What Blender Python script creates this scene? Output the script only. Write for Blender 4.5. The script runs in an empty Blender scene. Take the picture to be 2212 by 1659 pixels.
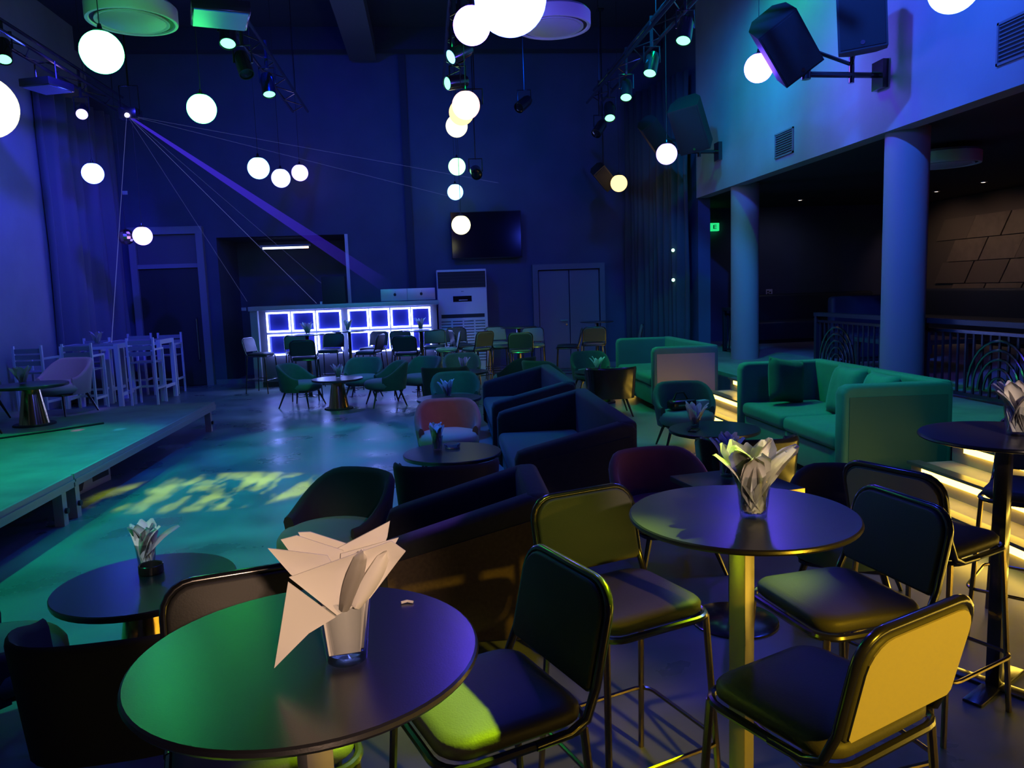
import bpy, bmesh, math, random
from mathutils import Vector, Matrix
random.seed(7)
S = bpy.context.scene
COL = S.collection
PI = math.pi

# ------------------------------------------------------------------ camera
yaw, pitch, roll = math.radians(6.0), math.radians(7.0), math.radians(2.0)
fwd = Vector((math.sin(yaw)*math.cos(pitch), math.cos(yaw)*math.cos(pitch), -math.sin(pitch)))
r0 = Vector((math.cos(yaw), -math.sin(yaw), 0)); u0 = r0.cross(fwd)
rr = r0*math.cos(roll) - u0*math.sin(roll); uu = u0*math.cos(roll) + r0*math.sin(roll)
cam = bpy.data.cameras.new('camera'); camo = bpy.data.objects.new('camera', cam); COL.objects.link(camo)
m = Matrix((rr, uu, -fwd)).transposed().to_4x4(); m.translation = (0, 0, 1.65); camo.matrix_world = m
cam.sensor_fit = 'HORIZONTAL'; cam.sensor_width = 36.0; cam.lens = 1661/2212*36.0; cam.clip_start = .05
S.camera = camo

# ------------------------------------------------------------------ world, exposure
w = bpy.data.worlds.new('world'); S.world = w; w.use_nodes = True
w.node_tree.nodes['Background'].inputs[0].default_value = (.03, .05, .3, 1)
w.node_tree.nodes['Background'].inputs[1].default_value = .01
S.view_settings.view_transform = 'Standard'; S.view_settings.look = 'None'
S.view_settings.exposure = 0.0; S.view_settings.gamma = 1.0; S.view_settings.use_curve_mapping = False
try: S.cycles.use_denoising = True
except Exception: pass

GREEN = (.0, 1, .28); BLUE = (.03, .07, 1); VIOLET = (.2, .09, 1); YELLOW = (1, .8, .05); WARM = (1, .55, .18); CYAN = (.05, .5, 1); LIME = (.62, 1, .0)

def aim(o, p, t):
    d = Vector(t) - Vector(p)
    o.rotation_euler = d.to_track_quat('-Z', 'Y').to_euler(); o.location = p

def spot(name, p, t, color, power, deg=50, blend=.6, radius=.06, parent=None, gobo=None):
    l = bpy.data.lights.new(name, 'SPOT'); l.color = color; l.energy = power
    l.spot_size = math.radians(deg); l.spot_blend = blend; l.shadow_soft_size = radius
    o = bpy.data.objects.new(name, l); COL.objects.link(o); aim(o, p, t)
    if parent is not None:
        bpy.context.view_layer.update()
        o.parent = parent; o.matrix_parent_inverse = parent.matrix_world.inverted()
    if gobo:
        l.use_nodes = True; nt = l.node_tree; em = nt.nodes['Emission']
        g = nt.nodes.new('ShaderNodeNewGeometry'); mp = nt.nodes.new('ShaderNodeMapping'); mp.inputs['Scale'].default_value = gobo
        tc = nt.nodes.new('ShaderNodeTexCoord')
        nt.links.new(tc.outputs['Normal'], mp.inputs['Vector'])
        n = nt.nodes.new('ShaderNodeTexNoise'); n.inputs['Scale'].default_value = 5; n.inputs['Detail'].default_value = 3
        nt.links.new(mp.outputs['Vector'], n.inputs['Vector'])
        r = nt.nodes.new('ShaderNodeMapRange'); r.inputs[1].default_value = .46; r.inputs[2].default_value = .62; r.inputs[3].default_value = 0; r.inputs[4].default_value = 2.0
        nt.links.new(n.outputs['Fac'], r.inputs[0]); nt.links.new(r.outputs[0], em.inputs['Strength'])
    return o

# house washes hung from the grid under the ceiling, plus added unseen fill spots
LIGHTS = [
 # name, pos, target, colour, watts, cone, blend
 ('wash_blue_wall', (-1.6, 9.5, 5.6), (-1.6, 15.6, 2.2), (.0, .015, 1), 420, 95, .8),
 ('wash_blue_wall', (2.2, 9.5, 5.6), (2.4, 15.6, 2.2), (.0, .08, 1), 190, 90, .8),
 ('wash_violet_side', (-3.9, 10.2, 4.9), (-6.1, 12.9, 2.6), (.03, .03, 1), 520, 80, .8),
 ('wash_violet_curtain', (-3.4, 13.2, 5.2), (-5.8, 14.4, 2.2), (.05, .04, 1), 200, 60, .8),
 ('wash_blue_floor', (-.6, 8.6, 5.4), (-.8, 7.6, 0), (.0, .13, 1), 900, 66, .8),
 ('wash_green_floor', (-4.3, 2.6, 5.4), (-3.0, 5.0, 0), (.0, 1, .42), 1000, 54, .8),
 ('wash_blue_balcony', (2.2, 5.2, 5.3), (4.75, 7.6, 3.9), (.02, .12, 1), 1000, 80, .8),
 ('wash_green_sofas', (1.5, 8.6, 5.6), (3.35, 6.3, .4), (.0, 1, .36), 620, 36, .7),
 ('wash_teal_sofa', (1.4, 2.8, 5.3), (3.4, 5.6, .6), (.0, .7, .6), 420, 18, .8),
 ('fill_blue_bar_floor', (-1.3, 13.6, 5.6), (-1.2, 12.0, 0), (.10, .08, 1), 620, 52, .8),  # added fill standing in for the bar's glow on the floor
 ('wash_teal_balcony', (2.4, 9.0, 5.4), (4.75, 11.4, 3.7), (.0, .3, 1), 420, 70, .8),
 ('wash_green_far_sofa', (.9, 11.6, 5.4), (3.1, 10.5, .4), (.0, 1, .35), 330, 34, .7),
 ('wash_green_chairs', (.6, 6.5, 5.4), (-.6, 12.0, .4), (.0, 1, .22), 300, 46, .7),
 ('wash_yellow_far', (2.0, 8.0, 5.2), (.8, 13.2, .7), (.7, 1, .03), 170, 20, .6),
 ('wash_lime_stool', (3.5, 3.3, 4.3), (-.01, 1.60, .7), LIME, 9500, 5.5, .4),
 ('wash_lime_seat', (3.6, 3.9, 4.3), (.98, 2.25, .7), LIME, 2300, 5.5, .9),
 ('wash_olive_seat', (2.4, -.4, 4.4), (.48, 2.3, .8), (.7, .75, .08), 480, 9, .9),
 ('fill_yellow_front', (2.9, -2.0, 2.4), (1.02, 1.46, .72), (1, .58, .02), 1000, 15, .8),  # added fill behind the camera for the stool back and table post
 ('fill_warm_front', (.7, -2.0, 2.5), (-.12, 1.32, 1.15), (1, .62, .40), 420, 13, .8),  # unseen warm spot added behind the camera for the front napkins
 ('fill_warm_mid', (1.3, -2.0, 2.7), (.86, 1.92, 1.17), (1, .70, .50), 800, 6, .8),  # added fill behind the camera, narrowed to the second table's napkins
 ('fill_warm_mid', (1.6, -2.0, 2.7), (2.24, 2.70, 1.17), (1, .72, .55), 900, 7, .8),  # added fill behind the camera for the black-post table's napkins
 ('fill_pale_table', (-.5, -1.5, 3.2), (-1.33, 3.55, .56), (.8, .9, 1), 620, 3.5, .9),  # narrow fill added to brighten the napkins beside the black ashtray
 ('wash_warm_chair', (2.2, 2.6, 4.6), (.12, 7.1, .5), (1, .55, .2), 170, 6.5, .8),
 ('wash_violet_stage', (-3.4, 8.2, 5.0), (-4.4, 9.8, .8), (.2, .08, 1), 420, 15, .8),
 ('wash_green_speakers', (3.3, 9.4, 6.3), (4.2, 9.8, 4.0), (.0, 1, .3), 200, 110, .8),
 ('fill_cyan_bar', (-.8, 9.6, 5.5), (-.9, 13.2, .9), (.0, .7, .9), 260, 38, .8),  # fill added so the far napkins by the bar show up
]
for n, p, t, c, pw, dg, bl in LIGHTS: spot(n, p, t, c, pw, dg, bl)
spot('gobo_yellow_floor', (2.8, 6.6, 4.4), (-1.85, 6.8, 0), (.85, .85, .0), 3600, 13, .35, .01, None, (2.2, 9, 9))
# laser dots on the stage and floor, small colour patches from moving heads
for p, t, c, pw, dg in (((-4.14, 11.8, 4.28), (-3.67, 8.30, .36), (1, .05, .6), 500, 1.6), ((-4.14, 11.8, 4.28), (-3.22, 8.22, .36), (.05, .5, 1), 500, 1.6), ((.5, 8.0, 4.5), (-.92, 7.45, 0), (.1, 1, .5), 160, 1.6), ((1.6, 4.9, 4.8), (.0, 3.32, .66), (.35, .1, 1), 900, 3.5)):
    spot('laser_dot', p, t, c, pw, dg, .9, .004)
S.cycles.max_bounces = 5; S.cycles.diffuse_bounces = 2; S.cycles.glossy_bounces = 3; S.cycles.transmission_bounces = 6; S.cycles.transparent_max_bounces = 12
S.cycles.caustics_reflective = False; S.cycles.caustics_refractive = False

# ------------------------------------------------------------------ materials
MATS = {}
def mat(name, color, rough=.6, metal=0, spec=.5, noise=0, nscale=8, bump=0, bscale=60, emit=None, strength=0, trans=0, sheen=0, coat=0, ior=1.5, rvar=0):
    if name in MATS: return MATS[name]
    M = bpy.data.materials.new(name); M.use_nodes = True; nt = M.node_tree; b = nt.nodes['Principled BSDF']
    b.inputs['Base Color'].default_value = (*color, 1); b.inputs['Roughness'].default_value = rough
    b.inputs['Metallic'].default_value = metal; b.inputs['Specular IOR Level'].default_value = spec; b.inputs['IOR'].default_value = ior
    if trans: b.inputs['Transmission Weight'].default_value = trans
    if sheen: b.inputs['Sheen Weight'].default_value = sheen; b.inputs['Sheen Roughness'].default_value = .4
    if coat: b.inputs['Coat Weight'].default_value = coat; b.inputs['Coat Roughness'].default_value = .12
    if emit: b.inputs['Emission Color'].default_value = (*emit, 1); b.inputs['Emission Strength'].default_value = strength
    if noise or bump or rvar:
        tc = nt.nodes.new('ShaderNodeTexCoord')
    if noise or rvar:
        n = nt.nodes.new('ShaderNodeTexNoise'); n.inputs['Scale'].default_value = nscale; n.inputs['Detail'].default_value = 6
        nt.links.new(tc.outputs['Object'], n.inputs['Vector'])
    if noise:
        mx = nt.nodes.new('ShaderNodeMapRange'); mx.inputs[1].default_value = .3; mx.inputs[2].default_value = .7
        mx.inputs[3].default_value = 1-noise; mx.inputs[4].default_value = 1+noise
        nt.links.new(n.outputs['Fac'], mx.inputs[0])
        mul = nt.nodes.new('ShaderNodeVectorMath'); mul.operation = 'SCALE'; mul.inputs[0].default_value = color
        nt.links.new(mx.outputs[0], mul.inputs['Scale']); nt.links.new(mul.outputs[0], b.inputs['Base Color'])
    if rvar:
        mr = nt.nodes.new('ShaderNodeMapRange'); mr.inputs[1].default_value = .3; mr.inputs[2].default_value = .7
        mr.inputs[3].default_value = max(0, rough-rvar); mr.inputs[4].default_value = rough+rvar
        nt.links.new(n.outputs['Fac'], mr.inputs[0]); nt.links.new(mr.outputs[0], b.inputs['Roughness'])
    if bump:
        n2 = nt.nodes.new('ShaderNodeTexNoise'); n2.inputs['Scale'].default_value = bscale; n2.inputs['Detail'].default_value = 4
        nt.links.new(tc.outputs['Object'], n2.inputs['Vector'])
        bp = nt.nodes.new('ShaderNodeBump'); bp.inputs['Strength'].default_value = bump; bp.inputs['Distance'].default_value = .01
        nt.links.new(n2.outputs['Fac'], bp.inputs['Height']); nt.links.new(bp.outputs[0], b.inputs['Normal'])
    MATS[name] = M
    return M

def emat(name, color, strength):
    if name in MATS: return MATS[name]
    M = bpy.data.materials.new(name); M.use_nodes = True; nt = M.node_tree; nt.nodes.clear()
    o = nt.nodes.new('ShaderNodeOutputMaterial'); e = nt.nodes.new('ShaderNodeEmission')
    e.inputs[0].default_value = (*color, 1); e.inputs[1].default_value = strength
    nt.links.new(e.outputs[0], o.inputs[0]); MATS[name] = M
    return M

def beam_mat(name, color, strength):
    M = bpy.data.materials.new(name); M.use_nodes = True; nt = M.node_tree; nt.nodes.clear()
    o = nt.nodes.new('ShaderNodeOutputMaterial'); e = nt.nodes.new('ShaderNodeEmission'); t = nt.nodes.new('ShaderNodeBsdfTransparent'); a = nt.nodes.new('ShaderNodeAddShader')
    e.inputs[0].default_value = (*color, 1); e.inputs[1].default_value = strength
    nt.links.new(e.outputs[0], a.inputs[0]); nt.links.new(t.outputs[0], a.inputs[1]); nt.links.new(a.outputs[0], o.inputs[0])
    return M

FLOORM = mat('polished_concrete', (.13, .175, .18), .34, noise=.35, nscale=1.6, rvar=.12, bump=.05, bscale=14)
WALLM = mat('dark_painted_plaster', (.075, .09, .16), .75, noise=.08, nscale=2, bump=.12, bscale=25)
FASCM = mat('grey_painted_plaster', (.30, .31, .33), .7, noise=.08, nscale=1.5, bump=.08, bscale=30)
BLACKM = mat('matt_black', (.02, .02, .022), .6)
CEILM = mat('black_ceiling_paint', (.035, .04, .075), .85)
CURTM = mat('heavy_curtain_cloth', (.13, .13, .17), .85, sheen=.2)
METAL = mat('black_lacquered_steel', (.014, .014, .015), .22, metal=.0, spec=.8, coat=.6)
BRONZE = mat('dark_bronze_tube', (.32, .26, .17), .25, metal=1)
PAD = mat('black_leatherette', (.055, .055, .055), .5, spec=.3, bump=.08, bscale=220)
TOPM = mat('black_laminate_top', (.02, .02, .024), .28, spec=1.0, bump=.03, bscale=300)
POSTM = mat('brushed_steel_post', (.45, .42, .36), .35, metal=.6)
GOLD = mat('gold_plated_metal', (.75, .52, .22), .16, metal=1)
VEL_G = mat('green_velvet', (.03, .10, .06), .8, sheen=.15, noise=.1, nscale=12)
VEL_D = mat('charcoal_velvet', (.016, .016, .020), .8, sheen=.08, noise=.1, nscale=12)
VEL_B = mat('rust_brown_velvet', (.30, .12, .07), .8, sheen=.5, noise=.1, nscale=12)
VEL_R = mat('wine_red_velvet', (.16, .035, .04), .8, sheen=.4, noise=.1, nscale=12)
SEATG = mat('grey_green_seat_cloth', (.11, .21, .17), .8, sheen=.15)
GLOSS = mat('black_glossy_shell', (.015, .015, .015), .22, spec=.6)
SOFAG = mat('sofa_green_velvet', (.06, .19, .14), .75, sheen=.2, noise=.08, nscale=6)
SOFAD = mat('sofa_dark_cloth', (.014, .017, .026), .85, sheen=.05, noise=.15, nscale=40)
SOFAB = mat('sofa_brown_cloth', (.06, .042, .03), .85, noise=.2, nscale=60)
def thin_glass(name, tint):
    M = bpy.data.materials.new(name); M.use_nodes = True; nt = M.node_tree; nt.nodes.clear()
    o = nt.nodes.new('ShaderNodeOutputMaterial'); g = nt.nodes.new('ShaderNodeBsdfGlossy'); t = nt.nodes.new('ShaderNodeBsdfTransparent'); mx = nt.nodes.new('ShaderNodeMixShader'); fr = nt.nodes.new('ShaderNodeLayerWeight')
    g.inputs['Roughness'].default_value = .03; t.inputs[0].default_value = (*tint, 1); fr.inputs[0].default_value = .22
    nt.links.new(fr.outputs[1], mx.inputs[0]); nt.links.new(t.outputs[0], mx.inputs[1]); nt.links.new(g.outputs[0], mx.inputs[2]); nt.links.new(mx.outputs[0], o.inputs[0])
    return M
GLASS = thin_glass('clear_glass', (.93, .95, .97))
PAPER = mat('white_napkin_paper', (.82, .80, .78), .85)
WHITEP = mat('off_white_plastic', (.72, .74, .74), .45)
GREYP = mat('grey_plastic', (.30, .31, .32), .5)
ALU = mat('white_aluminium', (.8, .8, .82), .4, metal=.2)
STAGEM = mat('stage_deck_board', (.22, .25, .24), .5, noise=.2, nscale=3, bump=.05, bscale=80)
COLM = mat('column_plaster', (.34, .31, .30), .8, bump=.1, bscale=60)
TILEM = mat('brown_wall_panel', (.23, .18, .14), .6, noise=.15, nscale=5)
STEPM = mat('step_stone', (.30, .28, .25), .5, noise=.2, nscale=4)
SCREEN = mat('dark_screen_glass', (.006, .006, .012), .12, spec=.6)
LED_Y = emat('warm_yellow_led', (1, .62, .07), 12)
LED_W = emat('blue_white_led', (.22, .30, 1), 20)
MIRROR = mat('blue_glow_mirror', (.045, .05, .30), .18, metal=.7)  # blue glow of the light frames is put into the mirror colour
RAILM = mat('rail_black_steel', (.03, .03, .04), .3, metal=.2, spec=.7)
SILVER = mat('polished_steel', (.6, .6, .65), .18, metal=1)

# ------------------------------------------------------------------ mesh helpers
def new(): return bmesh.new()
def box(bm, x0, x1, y0, y1, z0, z1, M=None):
    r = bmesh.ops.create_cube(bm, size=1)
    for v in r['verts']:
        v.co = Vector(((x0+x1)/2 + v.co.x*(x1-x0), (y0+y1)/2 + v.co.y*(y1-y0), (z0+z1)/2 + v.co.z*(z1-z0)))
        if M is not None: v.co = M @ v.co
    return r['verts']
def rbox(bm, x0, x1, y0, y1, z0, z1, b=.03, seg=3, M=None):
    t = bmesh.new(); box(t, x0, x1, y0, y1, z0, z1)
    bmesh.ops.bevel(t, geom=list(t.edges), offset=b, segments=seg, affect='EDGES', profile=.5)
    me = bpy.data.meshes.new('tmp'); t.to_mesh(me); t.free()
    if M is not None: me.transform(M)
    bm.from_mesh(me); bpy.data.meshes.remove(me)
def tube(bm, pts, r, seg=8, closed=False, cap=True):
    P = [Vector(p) for p in pts]; n = len(P); rings = []; up = None
    for i in range(n):
        if closed: d = (P[(i+1) % n] - P[i-1]).normalized()
        elif i == 0: d = (P[1]-P[0]).normalized()
        elif i == n-1: d = (P[-1]-P[-2]).normalized()
        else: d = ((P[i+1]-P[i]).normalized() + (P[i]-P[i-1]).normalized()).normalized()
        if up is None:
            a = Vector((0, 0, 1)) if abs(d.z) < .9 else Vector((1, 0, 0))
            up = (a - d*a.dot(d)).normalized()
        else:
            up = (up - d*up.dot(d))
            up = up.normalized() if up.length > 1e-6 else d.orthogonal().normalized()
        s = d.cross(up)
        rad = r[i] if isinstance(r, (list, tuple)) else r
        rings.append([bm.verts.new(P[i] + (up*math.cos(2*PI*k/seg) + s*math.sin(2*PI*k/seg))*rad) for k in range(seg)])
    for i in range(n if closed else n-1):
        a, b = rings[i], rings[(i+1) % n]
        for k in range(seg): bm.faces.new((a[k], a[(k+1) % seg], b[(k+1) % seg], b[k]))
    if cap and not closed:
        bm.faces.new(rings[0][::-1]); bm.faces.new(rings[-1])
def lathe(bm, prof, seg=24, M=None, closed=False):
    rings = []
    for r, z in prof:
        if r < 1e-6:
            v = bm.verts.new((0, 0, z)); rings.append([v])
        else: rings.append([bm.verts.new((r*math.cos(2*PI*k/seg), r*math.sin(2*PI*k/seg), z)) for k in range(seg)])
    pairs = list(zip(rings, rings[1:])) + ([(rings[-1], rings[0])] if closed else [])
    for a, b in pairs:
        for k in range(seg):
            k2 = (k+1) % seg
            if len(a) == 1 and len(b) == 1: continue
            if len(a) == 1: bm.faces.new((a[0], b[k2], b[k]))
            elif len(b) == 1: bm.faces.new((a[k], a[k2], b[0]))
            else: bm.faces.new((a[k], a[k2], b[k2], b[k]))
    if M is not None:
        for ring in rings:
            for v in ring: v.co = M @ v.co
def prism(bm, poly, z0, z1, M=None):
    a = [bm.verts.new((x, y, z0)) for x, y in poly]; b = [bm.verts.new((x, y, z1)) for x, y in poly]; n = len(poly)
    bm.faces.new(a[::-1]); bm.faces.new(b)
    for i in range(n): bm.faces.new((a[i], a[(i+1) % n], b[(i+1) % n], b[i]))
    if M is not None:
        for v in a+b: v.co = M @ v.co
def rrect(w, d, r, seg=5):
    out = []
    for cx, cy, a0 in ((w/2-r, d/2-r, 0), (-w/2+r, d/2-r, 90), (-w/2+r, -d/2+r, 180), (w/2-r, -d/2+r, 270)):
        for k in range(seg+1):
            a = math.radians(a0 + 90*k/seg); out.append((cx + r*math.cos(a), cy + r*math.sin(a)))
    return out
def pad(bm, w, d, r, z0, z1, crown=.012, seg=5, edge=.012):
    """upholstered cushion with rounded plan, rolled edge and slight crown"""
    def ring(s, z): return [bm.verts.new((x*s, y*s, z)) for x, y in rrect(w, d, r, seg)]
    e = edge/(w/2)
    R = [ring(1-e, z0), ring(1, z0+edge), ring(1, z1-edge), ring(1-e*.6, z1-edge*.25), ring(1-e*2.2, z1+crown*.3), ring(.55, z1+crown)]
    for a, b in zip(R, R[1:]):
        n = len(a)
        for k in range(n): bm.faces.new((a[k], a[(k+1) % n], b[(k+1) % n], b[k]))
    bm.faces.new(R[0][::-1]); bm.faces.new(R[-1])

def mesh(bm, material, smooth=True, ang=38):
    bmesh.ops.recalc_face_normals(bm, faces=list(bm.faces))
    me = bpy.data.meshes.new('mesh'); bm.to_mesh(me); bm.free()
    if smooth:
        for p in me.polygons: p.use_smooth = True
        me.set_sharp_from_angle(angle=math.radians(ang))
    me.materials.append(material)
    return me
def link(name, me, parent=None, loc=(0, 0, 0), rot=(0, 0, 0)):
    o = bpy.data.objects.new(name, me); COL.objects.link(o); o.location = loc; o.rotation_euler = rot
    if parent is not None: o.parent = parent
    return o
def tag(o, label, cat, group=None):
    o['label'] = label; o['category'] = cat
    if group: o['group'] = group
    return o
def empty(name, loc, rz=0):
    o = bpy.data.objects.new(name, None); COL.objects.link(o); o.location = loc; o.rotation_euler = (0, 0, rz); o.empty_display_size = .1
    return o
def struct(name, bm, material, smooth=False, label=None):
    o = link(name, mesh(bm, material, smooth)); o['kind'] = 'structure'
    if label: o['label'] = label
    return o
def face(fx, fy): return math.atan2(-fx, fy)
PROTO = {}
def proto(kind, parts):      # parts: (name, mesh, index of parent part or None)
    PROTO[kind] = parts
def put(kind, name, label, cat, loc, rz=0, group=None, skip=(), swap=None):
    root = tag(empty(name, loc, rz), label, cat, group); made = []
    for i, (pn, me, par) in enumerate(PROTO[kind]):
        if pn in skip: made.append(None); continue
        made.append(link(pn, me, root if par is None else made[par]))
    return root

# ------------------------------------------------------------------ room shell
YB = 15.6
b = new(); box(b, -6.2, 11, -3.2, 16.2, -.2, 0); struct('floor', b, FLOORM, label='polished concrete floor')
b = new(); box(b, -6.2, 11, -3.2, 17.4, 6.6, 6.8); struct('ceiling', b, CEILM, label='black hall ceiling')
def wall_with_hole(x0, x1, z0, z1, hx0, hx1, hz0, hz1, y, depth):
    bm = new()
    xs = [x0, hx0, hx1, x1]; zs = [z0, hz0, hz1, z1]
    V = {}
    for i, x in enumerate(xs):
        for k, z in enumerate(zs): V[i, k] = bm.verts.new((x, y, z))
    for i in range(3):
        for k in range(3):
            if (i, k) != (1, 1): bm.faces.new((V[i, k], V[i+1, k], V[i+1, k+1], V[i, k+1]))
    H = {}
    for i in (1, 2):
        for k in (1, 2): H[i, k] = bm.verts.new((xs[i], y+depth, zs[k]))
    for (a, c) in (((1, 1), (2, 1)), ((2, 1), (2, 2)), ((2, 2), (1, 2)), ((1, 2), (1, 1))): bm.faces.new((V[a], V[c], H[c], H[a]))
    bm.faces.new((H[1, 1], H[2, 1], H[2, 2], H[1, 2]))
    return bm
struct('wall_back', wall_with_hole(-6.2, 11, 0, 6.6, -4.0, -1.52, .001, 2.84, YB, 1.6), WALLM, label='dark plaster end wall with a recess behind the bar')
b = new(); box(b, -6.3, -6.1, -3.2, YB, 0, 6.6); struct('wall_left', b, FASCM)
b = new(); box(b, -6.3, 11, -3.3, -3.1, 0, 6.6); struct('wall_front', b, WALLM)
wr = struct('wall_right', (lambda bm: (box(bm, 10.6, 10.8, -3.2, YB, 0, 3.3), bm)[1])(new()), mat('lounge_wall_paint', (.15, .12, .10), .7))
# parallelogram facing panels on the lounge wall
t = new(); prism(t, [(0, 0), (.9, 0), (1.15, .42), (.25, .42)], 0, .02, Matrix(((0, 0, -1, 0), (-1, 0, 0, 0), (0, 1, 0, 0), (0, 0, 0, 1))))
tm = mesh(t, TILEM, False); tm2 = tm.copy(); tm2.materials[0] = mat('darker_wall_panel', (.19, .15, .12), .55)
for r in range(5):
    for c in range(8):
        o = link('panel', tm if (r*3+c*5) % 7 < 4 else tm2, wr, (10.6 - .006*((r*7+c*3) % 4), 15.2 - c*.93 - (r % 2)*.35, .6 + r*.435))
# balcony front
b = new(); box(b, 4.75, 4.95, -3.2, 13.3, 3.12, 6.6); struct('wall_balcony_front', b, FASCM, label='pale grey balcony front over the lounge')
b = new(); box(b, 4.95, 10.6, -3.2, YB, 3.16, 3.3); struct('ceiling_lounge', b, mat('lounge_ceiling', (.03, .03, .035), .8), label='dark low ceiling over the lounge')
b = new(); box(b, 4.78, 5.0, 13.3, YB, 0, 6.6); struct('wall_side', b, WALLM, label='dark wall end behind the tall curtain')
# lounge platform
b = new(); box(b, 4.0, 10.6, -3.1, YB, 0, .42); struct('floor_platform', b, STEPM, label='raised lounge platform')
led_me = None
def stairs(n, y0, y1):
    st = struct('floor_steps_%d' % n, (lambda bm: (prism(bm, [(3.19, 0), (4.0, 0), (4.0, .42), (3.80, .42), (3.80, .28), (3.48, .28), (3.48, .14), (3.19, .14)], -y1, -y0, Matrix(((1, 0, 0, 0), (0, 0, -1, 0), (0, 1, 0, 0), (0, 0, 0, 1)))), bm)[1])(new()), STEPM, label='three stone steps with glowing edges')
    for x, z in ((3.19, .14), (3.48, .28), (3.80, .42)):
        t = new(); box(t, x-.035, x+.06, y0, y1, z, z+.022); link('step_nosing', mesh(t, mat('step_nosing_metal', (.2, .19, .17), .3, metal=.5), False), st)
        t = new(); box(t, x-.022, x-.002, y0+.02, y1-.15, z-.050, z-.004); link('light_strip', mesh(t, LED_Y, False), st)
stairs(1, -2.6, 5.2); stairs(2, 7.55, 9.42); stairs(3, 11.75, 13.2)
# ceiling beams
for i, (y, zz) in enumerate(((15.35, 6.2), (12.3, 6.25), (9.2, 6.25), (6.1, 6.25))):
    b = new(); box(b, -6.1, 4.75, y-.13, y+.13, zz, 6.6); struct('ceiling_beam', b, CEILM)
b = new(); box(b, -1.25, -.75, 6, 15.4, 6.05, 6.35); struct('ceiling_duct', b, mat('duct_paint', (.09, .09, .11), .6))
b = new(); box(b, -.35, -.22, 15.52, YB, .0, 6.2); struct('trim_1', b, CEILM, label='dark conduit running up the end wall')
b = new(); box(b, -1.56, -1.50, 15.54, 15.62, 1.2, 2.84); struct('trim_2', b, mat('pale_edge_trim', (.7, .7, .75), .5), label='pale vertical corner strip of the recess')
b = new(); box(b, -4.2, 4.7, 15.56, YB, 0, .09); struct('baseboard_back', b, mat('skirting', (.2, .2, .24), .4))
# columns
for y, nm in ((7.72, 1), (11.85, 2)):
    b = new(); lathe(b, [(.215, .42), (.215, 3.16)], 28, Matrix.Translation((5.02, y, 0))); struct('column_%d' % nm, b, COLM, True, 'round plaster column on the platform edge')

# doors
def door_left():
    d = struct('door_1', (lambda bm: (box(bm, -5.45, -4.36, 15.52, 15.58, .01, 2.28), bm)[1])(new()), mat('door_black_paint', (.03, .03, .035), .5), label='black door leaf below a transom panel')
    fr = mat('door_frame_paint', (.22, .23, .27), .5)
    t = new(); box(t, -5.58, -5.46, 15.46, YB, 0, 2.92); link('door_frame', mesh(t, fr, False), d)
    t = new(); box(t, -4.35, -4.22, 15.46, YB, 0, 2.92); link('door_frame', mesh(t, fr, False), d)
    t = new(); box(t, -5.58, -4.22, 15.46, YB, 2.92, 3.06); link('door_frame', mesh(t, fr, False), d)
    t = new(); box(t, -5.46, -4.35, 15.48, YB, 2.28, 2.36); link('transom_bar', mesh(t, fr, False), d)
    t = new(); box(t, -5.45, -4.36, 15.53, 15.58, 2.36, 2.92); link('transom_panel', mesh(t, mat('transom_paint', (.1, .1, .12), .5), False), d)
    t = new(); tube(t, [(-4.45, 15.50, .5), (-4.45, 15.44, .52), (-4.45, 15.44, 1.3), (-4.45, 15.50, 1.32)], .014); link('door_handle', mesh(t, SILVER), d)
door_left()
def door_right():
    lm = mat('door_grey_paint', (.17, .19, .23), .5)
    d = struct('door_2', (lambda bm: (box(bm, 2.25, 2.86, 15.54, 15.6, .01, 2.0), bm)[1])(new()), lm, label='grey double door with a lever handle')
    t = new(); box(t, 2.88, 3.48, 15.54, 15.6, .01, 2.0); link('door_leaf', mesh(t, lm, False), d)
    fr = mat('door_frame_grey', (.14, .16, .2), .5)
    for x0, x1, z0, z1 in ((2.12, 2.23, 0, 2.02), (3.5, 3.6, 0, 2.02), (2.12, 3.6, 2.02, 2.13)):
        t = new(); box(t, x0, x1, 15.48, YB, z0, z1); link('door_frame', mesh(t, fr, False), d)
    t = new(); tube(t, [(2.80, 15.54, .99), (2.80, 15.48, .99), (2.66, 15.48, .99)], .011); link('door_handle', mesh(t, SILVER), d)
    t = new(); lathe(t, [(0, 0), (.022, 0), (.022, .01), (0, .01)], 12, Matrix.Translation((2.80, 15.535, .9)) @ Matrix.Rotation(PI/2, 4, 'X')); link('keyhole_plate', mesh(t, SILVER), d)
door_right()

# curtains
def curtain(name, label, p0, p1, z0, z1, folds, amp, material):
    bm = new(); n = folds*8; p0 = Vector(p0); p1 = Vector(p1); d = (p1-p0); nn = Vector((-d.y, d.x)).normalized()
    rows = []
    for zi in range(7):
        z = z0 + (z1-z0)*zi/6; row = []
        for i in range(n+1):
            s = i/n; ph = s*folds*2*PI + .5*math.sin(s*9) ; a = amp*(.75+.35*math.sin(s*23+1)) * (1.1-.25*zi/6)
            q = p0 + d*s + nn*(a*math.sin(ph) + .02*math.sin(zi*1.3+s*31))
            row.append(bm.verts.new((q.x, q.y, z)))
        rows.append(row)
    for a, c in zip(rows, rows[1:]):
        for i in range(n): bm.faces.new((a[i], a[i+1], c[i+1], c[i]))
    me = mesh(bm, material, True, 80)
    o = link(name, me); md = o.modifiers.new('thick', 'SOLIDIFY'); md.thickness = .012
    tag(o, label, 'curtain')
curtain('curtain', 'tall dark curtain in deep folds beside the black transom door', (-5.92, 13.3), (-5.72, 15.5), .03, 5.1, 7, .15, CURTM)
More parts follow.
